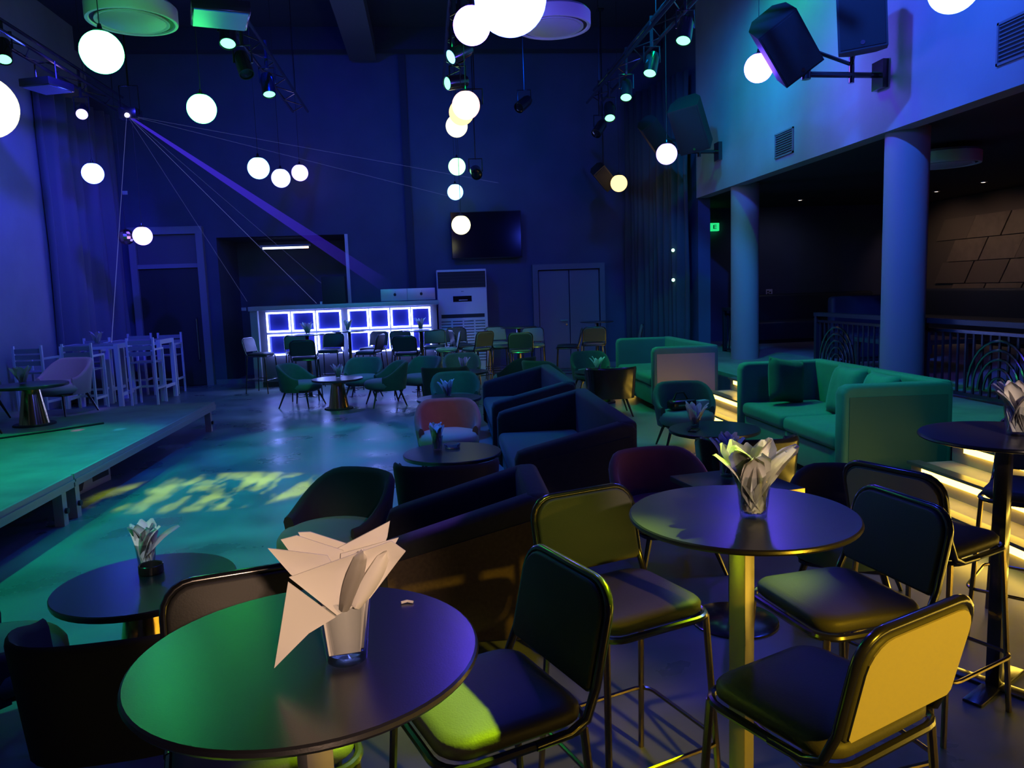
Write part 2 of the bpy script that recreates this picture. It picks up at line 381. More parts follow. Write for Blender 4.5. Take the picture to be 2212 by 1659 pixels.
curtain('curtain', 'tall dark curtain bunched beside the grey double door', (4.05, 15.45), (4.62, 13.35), .03, 5.3, 13, .085, mat('dark_pleated_cloth', (.05, .06, .075), .85))

# ------------------------------------------------------------------ prototypes: seating and tables
def bevel_prism(bm, poly, z0, z1, M, off, seg=3):
    t = bmesh.new(); prism(t, poly, z0, z1)
    bmesh.ops.recalc_face_normals(t, faces=list(t.faces))
    ed = [e for e in t.edges if abs(e.verts[0].co.z - e.verts[1].co.z) < 1e-6]
    bmesh.ops.bevel(t, geom=ed, offset=off, segments=seg, affect='EDGES', profile=.5)
    me = bpy.data.meshes.new('tmp'); t.to_mesh(me); t.free(); me.transform(M); bm.from_mesh(me); bpy.data.meshes.remove(me)

def make_stool(kind, padm, tubem, framem, panelm):
    P = []
    t = new(); pad(t, .37, .36, .065, .652, .700, .010, 5, .014); P.append(('seat', mesh(t, padm, True, 60), None))
    t = new(); tube(t, [(x, y, .650) for x, y in rrect(.388, .378, .07, 5)], .0105, 8, True); P.append(('seat_frame', mesh(t, framem), 0))
    # backrest panel
    arc = []
    wv, hv, rv = .372, .245, .07
    arc += [(-wv/2+.0, .012), (-wv/2+.012, 0), (wv/2-.012, 0), (wv/2, .012)]
    for k in range(6):
        a = math.radians(90*k/5); arc.append((wv/2-rv+rv*math.cos(a), hv-rv+rv*math.sin(a)))
    for k in range(6):
        a = math.radians(90+90*k/5); arc.append((-wv/2+rv+rv*math.cos(a), hv-rv+rv*math.sin(a)))
    M = Matrix.Translation((0, -.19, .722)) @ Matrix.Rotation(math.radians(13), 4, 'X') @ Matrix(((1, 0, 0, 0), (0, 0, -1, 0), (0, 1, 0, 0), (0, 0, 0, 1)))
    t = new(); bevel_prism(t, arc, -.018, .014, M, .010, 3); P.append(('backrest', mesh(t, padm, True, 50), None))
    pts = [Vector((wv/2+.006, -.085, 0)), Vector((wv/2+.006, -.02, 0))]
    loop = []
    for k in range(6):
        a = math.radians(90*k/5); loop.append((wv/2+.006-rv+rv*math.cos(a), hv+.006-rv+rv*math.sin(a)))
    for k in range(6):
        a = math.radians(90+90*k/5); loop.append((-wv/2-.006+rv+rv*math.cos(a), hv+.006-rv+rv*math.sin(a)))
    path = [Vector((.196, -.03, .650)), Vector((.196, -.12, .652)), Vector((.195, -.165, .672))] + [M @ Vector((x, y, 0)) for x, y in [(wv/2+.006, .02)] + loop + [(-wv/2-.006, .02)]] + [Vector((-.195, -.165, .672)), Vector((-.196, -.12, .652)), Vector((-.196, -.03, .650))]
    t = new(); prism(t, [(x*.95, .006+y*.95) for x, y in arc], .0142, .018, M); P.append(('back_panel', mesh(t, panelm, False), 2))
    t = new(); tube(t, path, .0115, 8); P.append(('back_frame', mesh(t, framem, True, 60), 2))
    for sx in (-1, 1):
        for y0, y1 in ((.165, .205), (-.165, -.215)):
            t = new(); tube(t, [(sx*.180, y0, .648), (sx*.207, y1, 0)], .0105, 8); P.append(('leg', mesh(t, tubem), None))
    t = new(); tube(t, [(x, y-.004, .235) for x, y in rrect(.445, .40, .05, 4)], .0075, 7, True); P.append(('footrest', mesh(t, tubem), None))
    proto(kind, P)
TAUPE = mat('taupe_back_panel', (.42, .38, .30), .5)
make_stool('stool', PAD, BRONZE, METAL, TAUPE); make_stool('stool_far', mat('dark_leatherette', (.03, .03, .035), .5), METAL, METAL, mat('dark_back_panel', (.03, .03, .035), .5))
make_stool('stool_green', mat('green_leatherette', (.16, .24, .18), .45), METAL, METAL, mat('dark_green_panel', (.05, .08, .06), .5))

def tub_shell(rx, ry, thm, h_back, h_arm, z0, th, power=2.0, hold=.45, taper=.86, n=26):
    bm = new(); prev = None; rings = []
    for i in range(n+1):
        u = -1 + 2*i/n; a = math.radians(thm)*u; s = min(1, max(0, (abs(u)-hold)/(1-hold))); s = s*s*(3-2*s)
        h = h_back + (h_arm-h_back)*s
        c, sn = math.cos(a), math.sin(a)
        k = (abs(c)**power + abs(sn)**power)**(-1/power)
        dx, dy = sn*k, -c*k
        ring = []
        for off, zz in ((-th, z0), (-th, h-.03), (-th*.8, h-.008), (-th*.5, h), (-th*.2, h-.008), (0, h-.03), (0, z0)):
            f = taper + (1-taper)*min(1, (zz-z0)/(h_back-z0))
            L = math.hypot(dx*rx, dy*ry); q = (L*f+off)/L
            ring.append(bm.verts.new((dx*rx*q, dy*ry*q, zz)))
        rings.append(ring)
    for a, c in zip(rings, rings[1:]):
        for k in range(len(a)): k2 = (k+1) % len(a); bm.faces.new((a[k], a[k2], c[k2], c[k]))
    bm.faces.new(rings[0][::-1]); bm.faces.new(rings[-1])
    return bm
def make_tub(kind, shellm, seatm, legm=METAL, square=False):
    P = []
    if square: t = tub_shell(.33, .31, 112, .64, .58, .24, .035, 3.2, .55, .9)
    else: t = tub_shell(.335, .33, 118, .65, .44, .24, .055, 2.1, .30, .82)
    P.append(('backrest', mesh(t, shellm, True, 50), None))
    t = new(); prof = [(0, .25), (.22, .25), (.265, .27), (.278, .31), (.275, .35), (.255, .378), (.20, .392), (0, .40)]
    lathe(t, prof, 28, Matrix.Translation((0, .055, 0)) @ Matrix.Diagonal((1, 1.04, 1, 1))); P.append(('seat', mesh(t, seatm, True, 60), None))
    t = new(); tube(t, [(x, y+.03, .245) for x, y in rrect(.40, .40, .06, 4)], .016, 6, True); P.append(('seat_frame', mesh(t, legm), 1))
    for sx in (-1, 1):
        for sy in (-1, 1):
            t = new(); tube(t, [(sx*.17, sy*.17+.03, .255), (sx*.255, sy*.25+.03, 0)], [.018, .010], 8); P.append(('leg', mesh(t, legm), None))
    proto(kind, P)
make_tub('tub_green', VEL_G, SEATG); make_tub('tub_dark', VEL_D, SEATG); make_tub('tub_brown', VEL_B, mat('beige_seat_cloth', (.42, .36, .26), .8, sheen=.4))
make_tub('tub_wine', VEL_R, VEL_R); make_tub('tub_violet', mat('pale_velvet', (.30, .28, .32), .8, sheen=.5), mat('pale_seat', (.35, .36, .38), .8))
make_tub('shell_black', GLOSS, VEL_D, METAL, True); make_tub('shell_cloth', VEL_D, VEL_D, METAL, True)

def make_low_table(kind):
    P = []
    t = new(); lathe(t, [(0, .415), (.34, .415), (.366, .422), (.37, .432), (.37, .445), (.366, .45), (0, .45)], 48); P.append(('tabletop', mesh(t, TOPM, True, 30), None))
    t = new(); lathe(t, [(0, .02), (.150, .02), (.148, .03), (.085, .40), (.082, .415), (0, .415)], 32); P.append(('pedestal', mesh(t, GOLD, True, 30), None))
    t = new(); lathe(t, [(0, 0), (.21, 0), (.21, .012), (.20, .02), (0, .02)], 36); P.append(('base', mesh(t, BLACKM, True, 30), None))
    proto(kind, P)
make_low_table('low_table')
def make_bar_table(kind, postm=POSTM):
    P = []
    t = new(); lathe(t, [(0, 1.012), (.285, 1.012), (.299, 1.016), (.302, 1.021), (.300, 1.027), (.296, 1.03), (0, 1.03)], 64); P.append(('tabletop', mesh(t, TOPM, True, 30), None))
    t = new(); rbox(t, -.025, .025, -.025, .025, .012, 1.012, .003, 2, Matrix.Rotation(.55, 4, 'Z')); P.append(('post', mesh(t, postm, True, 30), None))
    t = new(); rbox(t, -.21, .21, -.035, .035, 0, .012, .003, 2, Matrix.Rotation(.55, 4, 'Z')); rbox(t, -.035, .035, -.21, .21, 0, .0125, .003, 2, Matrix.Rotation(.55, 4, 'Z')); P.append(('base', mesh(t, METAL, True, 30), None))
    proto(kind, P)
make_bar_table('bar_table'); make_bar_table('bar_table_black', METAL)
P = []
t = new(); rbox(t, -.225, .225, -.225, .225, .672, .70, .004, 2); P.append(('tabletop', mesh(t, TOPM, True, 30), None))
t = new(); tube(t, [(0, 0, .012), (0, 0, .672)], .028, 16); P.append(('post', mesh(t, METAL), None))
t = new(); lathe(t, [(0, 0), (.21, 0), (.21, .008), (.2, .013), (0, .013)], 36); P.append(('base', mesh(t, METAL, True, 30), None))
t = new(); box(t, -.2255, .2255, -.2275, -.2255, .674, .698); P.append(('edge_band', mesh(t, GOLD, False), 0))
proto('square_table', P)

def make_sofa(kind, L, D, hb, hf, th, cloth, backm, seatm, ncush=2, z0=.10, seat_h=.42):
    P = []
    Mx = Matrix(((0, 0, 1, 0), (1, 0, 0, 0), (0, 1, 0, 0), (0, 0, 0, 1)))      # (y,z,x) -> xyz
    t = new(); rbox(t, -L/2+.014, L/2-.014, -D/2, -D/2+th, z0, hb, .035, 4); P.append(('backrest', mesh(t, cloth, True, 50), None))
    for s in (-1, 1):
        x0, x1 = (-L/2, -L/2+th) if s < 0 else (L/2-th, L/2)
        poly = [(-D/2+.006, z0), (D/2-.03, z0), (D/2, z0+.03), (D/2, hf-.07), (D/2-.02, hf-.02), (D/2-.07, hf), (-D/2+.10, hb-.006), (-D/2+.03, hb-.02), (-D/2+.006, hb-.06)]
        t = new(); bevel_prism(t, poly, x0, x1, Mx, .032, 3); P.append(('arm', mesh(t, cloth, True, 50), None))
        e = x0-.004 if s < 0 else x1+.004
        t = new(); poly2 = [(-D/2+.06, z0+.02), (D/2-.05, z0+.02), (D/2-.05, hf-.09), (-D/2+.06, hb-.10)]
        prism(t, poly2, min(e, e-s*.006), max(e, e-s*.006), Mx); P.append(('side_panel', mesh(t, backm, False), len(P)-1))
    t = new(); rbox(t, -L/2+th, L/2-th, -D/2+th, D/2-.03, z0, seat_h-.13, .02, 2); P.append(('seat_base', mesh(t, cloth), None))
    wseg = (L-2*th)/ncush
    for i in range(ncush):
        t = new(); rbox(t, -L/2+th+i*wseg+.004, -L/2+th+(i+1)*wseg-.004, -D/2+th, D/2+.0, seat_h-.13, seat_h, .045, 4); P.append(('seat_cushion', mesh(t, seatm, True, 60), None))
    for sx in (-1, 1):
        for sy in (-1, 1):
            t = new(); tube(t, [(sx*(L/2-.1), sy*(D/2-.09), z0), (sx*(L/2-.07), sy*(D/2-.06), 0)], [.018, .012], 8); P.append(('leg', mesh(t, GOLD), None))
    proto(kind, P)
make_sofa('sofa_dark', 1.82, .82, .76, .60, .13, SOFAD, SOFAD, SEATG if False else mat('sofa_dark_seat', (.05, .065, .07), .8, sheen=.1), 1)
make_sofa('chair_dark', .66, .78, .76, .58, .12, SOFAD, SOFAB, SOFAD, 1)
make_sofa('sofa_green', 2.02, .90, .85, .85, .13, SOFAG, mat('sofa_olive_panel', (.045, .12, .10), .8), SOFAG, 2, .08, .46)
make_sofa('sofa_green_b', 2.02, .88, .85, .85, .13, SOFAG, mat('sofa_taupe_panel', (.33, .30, .27), .8), SOFAG, 2, .08, .46)

# ------------------------------------------------------------------ bar stools and bar tables, front of the hall
put('bar_table', 'bar_table', 'black round bar table with pale square post carrying the largest napkin bunch', 'table', (-.240, 1.325, 0), .0)
put('bar_table', 'bar_table', 'black round bar table with brass-lit square post among four bar stools', 'table', (.815, 1.94, 0), .1)
put('bar_table_black', 'bar_table', 'black round bar table with black post beside the glowing steps', 'table', (2.19, 2.70, 0), .0)
G1 = 'black bar stools around the front bar tables'
for nm, loc, f in (
 ('black padded bar stool with a lime-lit front seat corner under the large table', (.09, 1.743, 0), (-.93, -.37)),
 ('black bar stool seen from behind, its outer backrest lit yellow', (.867, 1.622, 0), (-.41, .91)),
 ('black bar stool with grey-olive seat between the brown sofa arm and the second bar table', (.57, 2.26, 0), (.35, -.94)),
 ('black bar stool with its seat tucked towards the second bar table, backrest towards the steps', (1.20, 2.15, 0), (-.985, -.16)),
 ('black bar stool turned towards the black-post bar table by the steps', (1.84, 2.63, 0), (.91, .4)),
 ('black bar stool behind the large table, only its curved backrest showing above', (-.42, 1.69, 0), (.28, -.96)),
 ('black bar stool beyond the black-post bar table, cut by the picture edge', (2.66, 3.08, 0), (-.75, -.66)),
): put('stool', 'bar_stool', nm, 'bar stool', loc, face(*f), G1)

# ------------------------------------------------------------------ low tables
put('square_table', 'square_table', 'square black cafe table with a gold edge on a round foot', 'table', (1.42, 3.47, 0), .17)
LT = 'low round tables with gold cone feet'
for nm, loc in (
 ('low round black table with gold cone foot holding a napkin glass and black ashtray', (-1.27, 3.36, 0)),
 ('low round table before the rust brown tub chair', (.13, 5.72, 0)),
 ('low round table behind the rust brown tub chair', (.19, 8.72, 0)),
 ('low round table with mirror-like cone foot among green chairs on the dance floor', (-1.37, 11.40, 0)),
 ('low round table before the big green sofa', (2.31, 6.07, 0)),
 ('low round table in front of the far green sofa', (2.40, 10.72, 0)),
 ('low round table between the tub chairs by the air conditioner', (.49, 11.55, 0)),
 ('low round table with gold cone foot standing on the stage', (-4.34, 8.83, .36)),
): put('low_table', 'low_table', nm, 'table', loc, 0, LT)

# ------------------------------------------------------------------ tub chairs
TC = 'tub chairs in the hall'
for kind, nm, loc, f in (
 ('tub_dark', 'black tub chair with teal seat in front of the yellow light patch', (-.56, 4.22, 0), (-.62, -.78)),
 ('shell_cloth', 'square-backed black chair pushed towards the table with the crystal ashtray', (.07, 4.72, 0), (.05, 1)),
 ('tub_brown', 'rust brown tub chair facing the camera with beige seat', (.13, 6.98, 0), (.0, -1)),
 ('tub_green', 'dark green tub chair behind the table after the brown chair', (.29, 9.42, 0), (.0, -1)),
 ('tub_green', 'green tub chair with splayed legs beside the cone table on the dance floor', (-1.99, 11.85, 0), (.93, -.36)),
 ('tub_green', 'green tub chair behind the cone table, facing the camera', (-1.08, 12.35, 0), (-.15, -1)),
 ('tub_green', 'green-seated tub chair with black outer back turned to the cone table', (-.66, 11.55, 0), (-.95, -.28)),
 ('tub_green', 'green tub chair half hidden beyond the black-backed one', (-.16, 12.05, 0), (-.6, -.8)),
 ('shell_cloth', 'black chair seen from behind between the two rows of dark sofas', (.20, 10.62, 0), (.2, .98)),
 ('tub_green', 'green tub chair below the air conditioner behind a napkin glass', (.50, 12.36, 0), (.0, -1)),
 ('tub_dark', 'black tub chair with its back to the camera before the far bar stools', (1.25, 11.45, 0), (-.75, .66)),
 ('tub_green', 'green-rimmed tub chair just beyond the farther dark sofa', (1.62, 10.85, 0), (.7, .7)),
 ('tub_green', 'green tub chair next to the arm of the far green sofa', (2.45, 11.62, 0), (.0, -1)),
 ('shell_black', 'glossy black shell chair with a gold streak before the far green sofa', (2.28, 9.62, 0), (.1, 1)),
 ('tub_green', 'green tub chair with a black bag lying on its seat', (2.52, 7.42, 0), (-.12, -1)),
 ('shell_black', 'glossy black shell chair with a gold streak before the big green sofa', (2.10, 4.95, 0), (.15, 1)),
 ('tub_wine', 'wine red tub chair behind the square cafe table', (1.33, 4.30, 0), (.1, -1)),
 ('tub_dark', 'dark round-backed tub chair between the square table and a bar stool', (2.08, 3.62, 0), (-.55, -.83)),
 ('shell_cloth', 'black chair backing onto the camera at the low table with the black ashtray', (-1.06, 2.62, 0), (-.1, 1)),
 ('tub_dark', 'dark blue tub chair cut by the picture edge near the low front table', (-1.78, 2.92, 0), (.85, .5)),
 ('tub_violet', 'pale tub chair lit violet on the stage', (-4.38, 9.68, .36), (-.35, -.94)),
 ('tub_dark', 'black tub chair in front of the stage table, seen from behind', (-4.78, 8.22, .36), (.55, .83)),
 ('tub_violet', 'pale tub chair at the stage edge cut by the picture border', (-5.3, 9.45, .36), (.8, -.6)),
): put(kind, 'tub_chair', nm, 'armchair', loc, face(*f), TC)

# ------------------------------------------------------------------ sofas
put('sofa_dark', 'sofa', 'dark sloped-arm sofa beside the table with the crystal ashtray', 'sofa', (.95, 5.80, 0), face(-1, .02), 'dark sloped-arm sofas')
put('sofa_dark', 'sofa', 'dark sloped-arm sofa with teal-lit back behind the nearer dark sofa', 'sofa', (.985, 8.10, 0), face(-1, .02), 'dark sloped-arm sofas')
put('chair_dark', 'lounge_armchair', 'boxy sloped-arm lounge chair with brown side panel behind the front bar stools', 'armchair', (.12, 3.56, 0), face(-1, .03))
put('sofa_green', 'sofa', 'big green velvet sofa with scatter cushions beside the steps', 'sofa', (3.50, 6.40, 0), face(-1, 0), 'green velvet sofas')
put('sofa_green_b', 'sofa', 'green velvet sofa with taupe side panel farther along the steps', 'sofa', (3.28, 10.60, 0), face(-1, 0), 'green velvet sofas')

def cushion(label, loc, rot, w=.46, material=SOFAG):
    bm = new(); n = 10; top = []; bot = []
    for i in range(n+1):
        for j in range(n+1):
            u, v = -1+2*i/n, -1+2*j/n; e = max(0, (1-u**4)*(1-v**4)); pinch = 1-.09*(1-abs(u))**0*(abs(u*v))*0
            x = u*w/2*(1-.07*(1-v*v)*abs(u)); y = v*w/2*(1-.07*(1-u*u)*abs(v)); z = .085*e**.5 + .008*math.sin(7*u+3*v)*e
            top.append(bm.verts.new((x, y, z))); bot.append(bm.verts.new((x, y, -z)) if e > 0 else top[-1])
    idx = lambda i, j: i*(n+1)+j
    for i in range(n):
        for j in range(n):
            a, b_, c, d = idx(i, j), idx(i+1, j), idx(i+1, j+1), idx(i, j+1)
            for L, rev in ((top, 0), (bot, 1)):
                q = [L[a], L[b_], L[c], L[d]]
                try: bm.faces.new(q[::-1] if rev else q)
                except ValueError: pass
    o = link('cushion', mesh(bm, material, True, 80), None, loc, rot); tag(o, label, 'cushion', 'scatter cushions on the green sofas')
cushion('crumpled green velvet cushion standing on its point on the big sofa', (3.42, 7.08, .68), (math.radians(78), math.radians(10), math.radians(18)), .44, VEL_G)
cushion('blue-green cushion leaning on the backrest of the big sofa', (3.62, 6.35, .66), (math.radians(75), 0, math.radians(-88)), .46)
cushion('second blue-green cushion leaning on the backrest of the big sofa', (3.62, 5.86, .66), (math.radians(75), 0, math.radians(-92)), .44)
cushion('small green cushion on the far green sofa', (3.42, 10.4, .60), (math.radians(70), 0, math.radians(-88)), .38, VEL_G)

# ------------------------------------------------------------------ napkin glasses
t = new(); lathe(t, [(0, 0), (.033, 0), (.0345, .004), (.046, .115), (.0445, .1155), (.0435, .114), (.0325, .016), (.030, .013), (0, .012)], 32); GLASS_ME = mesh(t, GLASS, True, 50)
def leaf_mesh(L, w, sharp=False, fold=.006):
    """folded paper napkin: two layers meeting at a fold, standing on its tip (z up), bent outwards"""
    bm = new(); n = 8; rows = []
    for i in range(n+1):
        s = i/n
        if sharp: ww = w*(.22+.78*s) if s < .8 else w*(.846-(s-.8)*1.2)
        else: ww = w*(.35+.65*math.sin(PI*min(1, s*.78+.12))) if s < .75 else w*(.35+.65*math.sin(PI*.705))*math.sqrt(max(0.02, 1-((s-.75)/.25)**2))
        bend = .02*L*s + .30*L*max(0, s-.55)**2*2
        rows.append([bm.verts.new((-ww/2, bend+fold*.2, s*L)), bm.verts.new((-ww*.2, bend-fold, s*L)), bm.verts.new((ww*.25, bend-fold*.4, s*L)), bm.verts.new((ww/2, bend+fold, s*L))])
    for a, c in zip(rows, rows[1:]):
        for k in range(3): bm.faces.new((a[k], a[k+1], c[k+1], c[k]))
    r = bmesh.ops.solidify(bm, geom=list(bm.faces), thickness=.0022)
    return mesh(bm, PAPER, True, 70)
PETAL = leaf_mesh(.205, .074); PETAL2 = leaf_mesh(.190, .066)
def tri_mesh(pts, bendy):
    """folded paper triangle/kite from outline points in the xz plane, slightly cupped, two-ply"""
    bm = new(); c = bm.verts.new((sum(p[0] for p in pts)/len(pts), bendy, sum(p[1] for p in pts)/len(pts)))
    vs = [bm.verts.new((x, 0.0 + bendy*.2*((i*7) % 3), z)) for i, (x, z) in enumerate(pts)]
    for i in range(len(vs)): bm.faces.new((c, vs[i], vs[(i+1) % len(vs)]))
    bmesh.ops.subdivide_edges(bm, edges=list(bm.edges), cuts=1, use_grid_fill=True)
    bmesh.ops.solidify(bm, geom=list(bm.faces), thickness=.0022)
    return mesh(bm, PAPER, True, 70)
def tumbler(label, loc): return tag(link('tumbler', GLASS_ME, None, loc), label, 'glass', 'napkin tumblers')
def napkins(label, group, loc, spec):
    for me, az, tilt, dz, twist in spec:
        o = link('napkin', me, None)
        M = Matrix.Translation(Vector(loc)+Vector((0, 0, dz))) @ Matrix.Rotation(math.radians(az), 4, 'Z') @ Matrix.Translation((0, -.020 if tilt > 16 else -.006, 0)) @ Matrix.Rotation(math.radians(-tilt), 4, 'X') @ Matrix.Rotation(math.radians(twist), 4, 'Z')
        o.matrix_world = M; tag(o, label, 'napkin', group)
def bunch(n=7, t0=14, t1=34, rnd=1, lo=.016):
    R = random.Random(rnd); out = []
    for k in range(n):
        a = 360*k/n + R.uniform(-14, 14); out.append((PETAL if k % 3 else PETAL2, a, R.uniform(t0, t1), lo, R.uniform(-25, 25)))
    return out
# large front bunch: three big folded sheets and several leaves
gA = (-.167, 1.282, 1.03)
tumbler('clear tumbler stuffed with napkins on the large front table', gA)
nA = 'large folded napkin standing in the tumbler on the large front table'
def free(me, loc, rz, rx=0, label=nA, ry=0):
    o = link('napkin', me, None); o.matrix_world = Matrix.Translation(loc) @ Matrix.Rotation(rz, 4, 'Z') @ Matrix.Rotation(rx, 4, 'X') @ Matrix.Rotation(ry, 4, 'Y'); tag(o, label, 'napkin', 'napkins in the large front tumbler')
ax, ay = gA[0], gA[1]
rzA = math.radians(7)
inn = lambda b: [(-.026, .018), (.026, .018), (.040, .112), (-.034, .108)]
def sheet(pts, dy, bend, label): free(tri_mesh(pts, bend), (ax, ay+dy, 1.032), rzA, math.radians(4), label)
sheet([(-.007, .096), (.048, .117), (.098, .176), (.110, .194), (.088, .213), (-.078, .168)], -.038, .020, 'wide front napkin sheet of the large bunch, leaning over the tumbler rim')
sheet([(-.078, .168), (-.008, .097), (-.052, .074), (-.110, .022)], -.046, .004, 'drooping pointed napkin corner hanging out of the large front tumbler')
sheet([(-.112, .216), (-.080, .166), (-.02, .110), (.01, .130), (-.02, .192)], -.012, .010, 'pointed napkin sheet rising at the drooping corner of the large bunch')
sheet([(-.096, .222), (-.070, .226), (.004, .190), (.02, .10), (-.03, .10)], .012, .008, 'blue-lit napkin edge behind the front sheet of the large bunch')
sheet([(-.070, .228), (-.050, .226), (.012, .196), (.03, .10), (-.02, .10)], .024, .008, 'second blue-lit napkin edge deep in the large bunch')
sheet([(-.02, .10), (-.015, .190), (.084, .232), (.078, .205), (.035, .10)], .018, .010, 'pointed napkin sheet at the back of the large bunch')
sheet([(-.01, .10), (.0, .188), (.098, .205), (.035, .10)], .004, .010, 'folded napkin layer just behind the wide front sheet')
for k, (dx, dy) in enumerate(((0, -.024), (.004, -.008), (-.003, .010), (.002, .022))):
    sheet([(x*(1-.1*(k == 3)) + dx, z) for x, z in inn(0)], dy, .006*(-1)**k, 'lower napkin fold pressed inside the large front tumbler')
SLIM = leaf_mesh(.105, .030)
free(SLIM, (ax+.006, ay-.046, 1.135), rzA, math.radians(8), 'slim curled napkin leaf before the wide front sheet', math.radians(20))
free(SLIM, (ax+.026, ay-.044, 1.138), rzA, math.radians(6), 'second slim curled napkin leaf before the wide front sheet', math.radians(32))

def glass_set(where, loc, n=8, t0=14, t1=34, rnd=1, extra=()):
    tumbler('clear tumbler with napkins ' + where, loc)
    napkins('folded paper napkin fanned out in the tumbler ' + where, 'napkins ' + where, loc, bunch(n, t0, t1, rnd) + list(extra))
glass_set('on the bar table with the brass-lit post', (.833, 1.907, 1.03), 14, 8, 31, 3, [(PETAL, -75, 44, .05, 0)])
glass_set('on the square cafe table', (1.43, 3.58, .70), 11, 4, 27, 4)
glass_set('on the black-post bar table', (2.214, 2.674, 1.03), 12, 6, 28, 5)
glass_set('beside the black ashtray', (-1.33, 3.55, .45), 11, 4, 26, 6, [(PETAL, -70, 46, .05, 0)])
glass_set('beside the crystal ashtray', (.02, 5.80, .45), 10, 2, 20, 7)
def small_set(where, loc, s=1, rnd=1):
    """far glasses: tumbler and one crumpled bunch"""
    tumbler('clear tumbler with napkins ' + where, loc)
    bm = new()
    for me, az, tilt, dz, tw in bunch(7, 8, 30, rnd):
        tmp = me.copy(); tmp.transform(Matrix.Translation((0, 0, dz)) @ Matrix.Rotation(math.radians(az), 4, 'Z') @ Matrix.Translation((0, .008, 0)) @ Matrix.Rotation(math.radians(-tilt), 4, 'X') @ Matrix.Rotation(math.radians(tw), 4, 'Z'))
        bm.from_mesh(tmp); bpy.data.meshes.remove(tmp)
    o = link('napkin_bunch', mesh(bm, PAPER, True, 60), None, loc); o['kind'] = 'stuff'; tag(o, 'bunch of folded napkins ' + where, 'napkins', 'far napkin bunches')
for i, (where, loc) in enumerate((
 ('on the low table behind the brown chair', (.18, 8.80, .45)), ('on the cone-foot table of the dance floor', (-1.36, 11.42, .45)),
 ('on the low table before the big green sofa', (2.20, 6.22, .45)), ('on the low table near the air conditioner', (.50, 11.70, .45)),
 ('on the low table by the far green sofa', (2.38, 10.8, .45)), ('on the stage table', (-4.46, 8.92, .81)),
)): small_set(where, loc, 1, 20+i)

# ashtrays and loose things
t = new(); lathe(t, [(0, 0), (.048, 0), (.052, .004), (.052, .038), (.049, .041), (.044, .038), (.042, .012), (0, .010)], 28)
tag(link('ashtray', mesh(t, GLOSS, True, 40), None, (-1.285, 3.47, .45)), 'small round black ashtray on the low front table', 'ashtray')
t = new(); lathe(t, [(0, 0), (.055, 0), (.065, .032), (.058, .034), (.046, .012), (0, .010)], 8)
tag(link('ashtray', mesh(t, mat('cut_glass', (.8, .85, .9), .08, trans=.8), False), None, (.135, 5.87, .45)), 'faceted crystal ashtray on the table by the brown chair', 'ashtray')
t = new(); tube(t, [(-.012, 0, .003), (.0, .004, .004), (.012, -.001, .003)], .0028, 6)
tag(link('paper_scrap', mesh(t, PAPER), None, (-.07, 1.499, 1.03)), 'tiny white paper scrap on the large front table', 'scrap')
bg = tag(empty('handbag', (2.50, 7.40, .40), .2), 'black handbag with metal clasps lying on the green chair', 'bag')
t = new(); rbox(t, -.16, .12, -.07, .07, 0, .10, .03, 3); link('bag_body', mesh(t, GLOSS), bg)
t = new(); tube(t, [(-.12, 0, .09), (-.08, 0, .17), (0, 0, .17), (.05, 0, .09)], .009); link('strap', mesh(t, GLOSS), bg)
t = new(); box(t, -.1, .0, -.076, -.07, .045, .06); link('clasp', mesh(t, SILVER, False), bg)
t = new(); rbox(t, -.06, .06, -.04, .04, 0, .09, .01, 2); tag(link('parcel', mesh(t, mat('mint_wrapping', (.35, .6, .45), .5)), None, (2.68, 7.36, .40), (0, 0, .3)), 'mint green packet beside the handbag', 'packet')
t = new(); rbox(t, -.07, .07, -.035, .035, 0, .009, .003, 2); tag(link('phone', mesh(t, SCREEN), None, (2.12, 6.02, .45), (0, 0, 1.0)), 'dark flat phone on the table before the big sofa', 'phone')

# ------------------------------------------------------------------ stage
stg = struct('floor_stage', (lambda bm: (box(bm, -6.05, -2.78, 2.2, 10.06, .29, .36), bm)[1])(new()), STAGEM, label='low stage deck')
edgem = mat('stage_edge_alu', (.35, .36, .34), .4, metal=.5)
for y0, y1 in ((2.2, 6.08), (6.10, 10.06)):
    t = new(); box(t, -2.78, -2.755, y0, y1, .265, .365); link('edge_profile', mesh(t, edgem, False), stg)
    t = new(); box(t, -2.755, -2.745, y0, y1, .305, .325); link('edge_rib', mesh(t, edgem, False), stg)
    for y in (y0+.10, y1-.10):
        t = new(); box(t, -2.86, -2.79, y-.035, y+.035, 0, .29); link('stage_leg', mesh(t, mat('stage_leg_steel', (.42, .40, .36), .45, metal=.4), False), stg)
        t = new(); lathe(t, [(0, 0), (.022, 0), (.022, .02), (0, .02)], 12, Matrix.Translation((-2.788, y, .11)) @ Matrix.Rotation(PI/2, 4, 'Y')); link('leg_knob', mesh(t, BLACKM), stg)
cb = tag(empty('cardboard_carton', (-3.25, 7.15, 0), -.1), 'printed carton lying under the stage between its legs', 'box')
t = new(); rbox(t, -.17, .17, -.34, .34, 0, .17, .006, 2); link('carton_body', mesh(t, mat('carton_board', (.45, .42, .38), .8)), cb)
t = new(); box(t, .17, .172, .02, .30, .06, .11); link('printed_band', mesh(t, BLACKM, False), cb)
t = new(); prism(t, [(-.28, .03), (-.16, .03), (-.10, .13), (-.2, .14)], .17, .172, Matrix(((0, 0, 1, 0), (1, 0, 0, 0), (0, 1, 0, 0), (0, 0, 0, 1)))); link('printed_mark', mesh(t, BLACKM, False), cb)
t = new(); tube(t, [(-5.6, 7.2, .368), (-4.6, 7.7, .368), (-3.9, 8.3, .368), (-3.55, 8.65, .368)], .012, 6); tag(link('floor_cable', mesh(t, BLACKM)), 'black cable lying across the stage deck', 'cable')

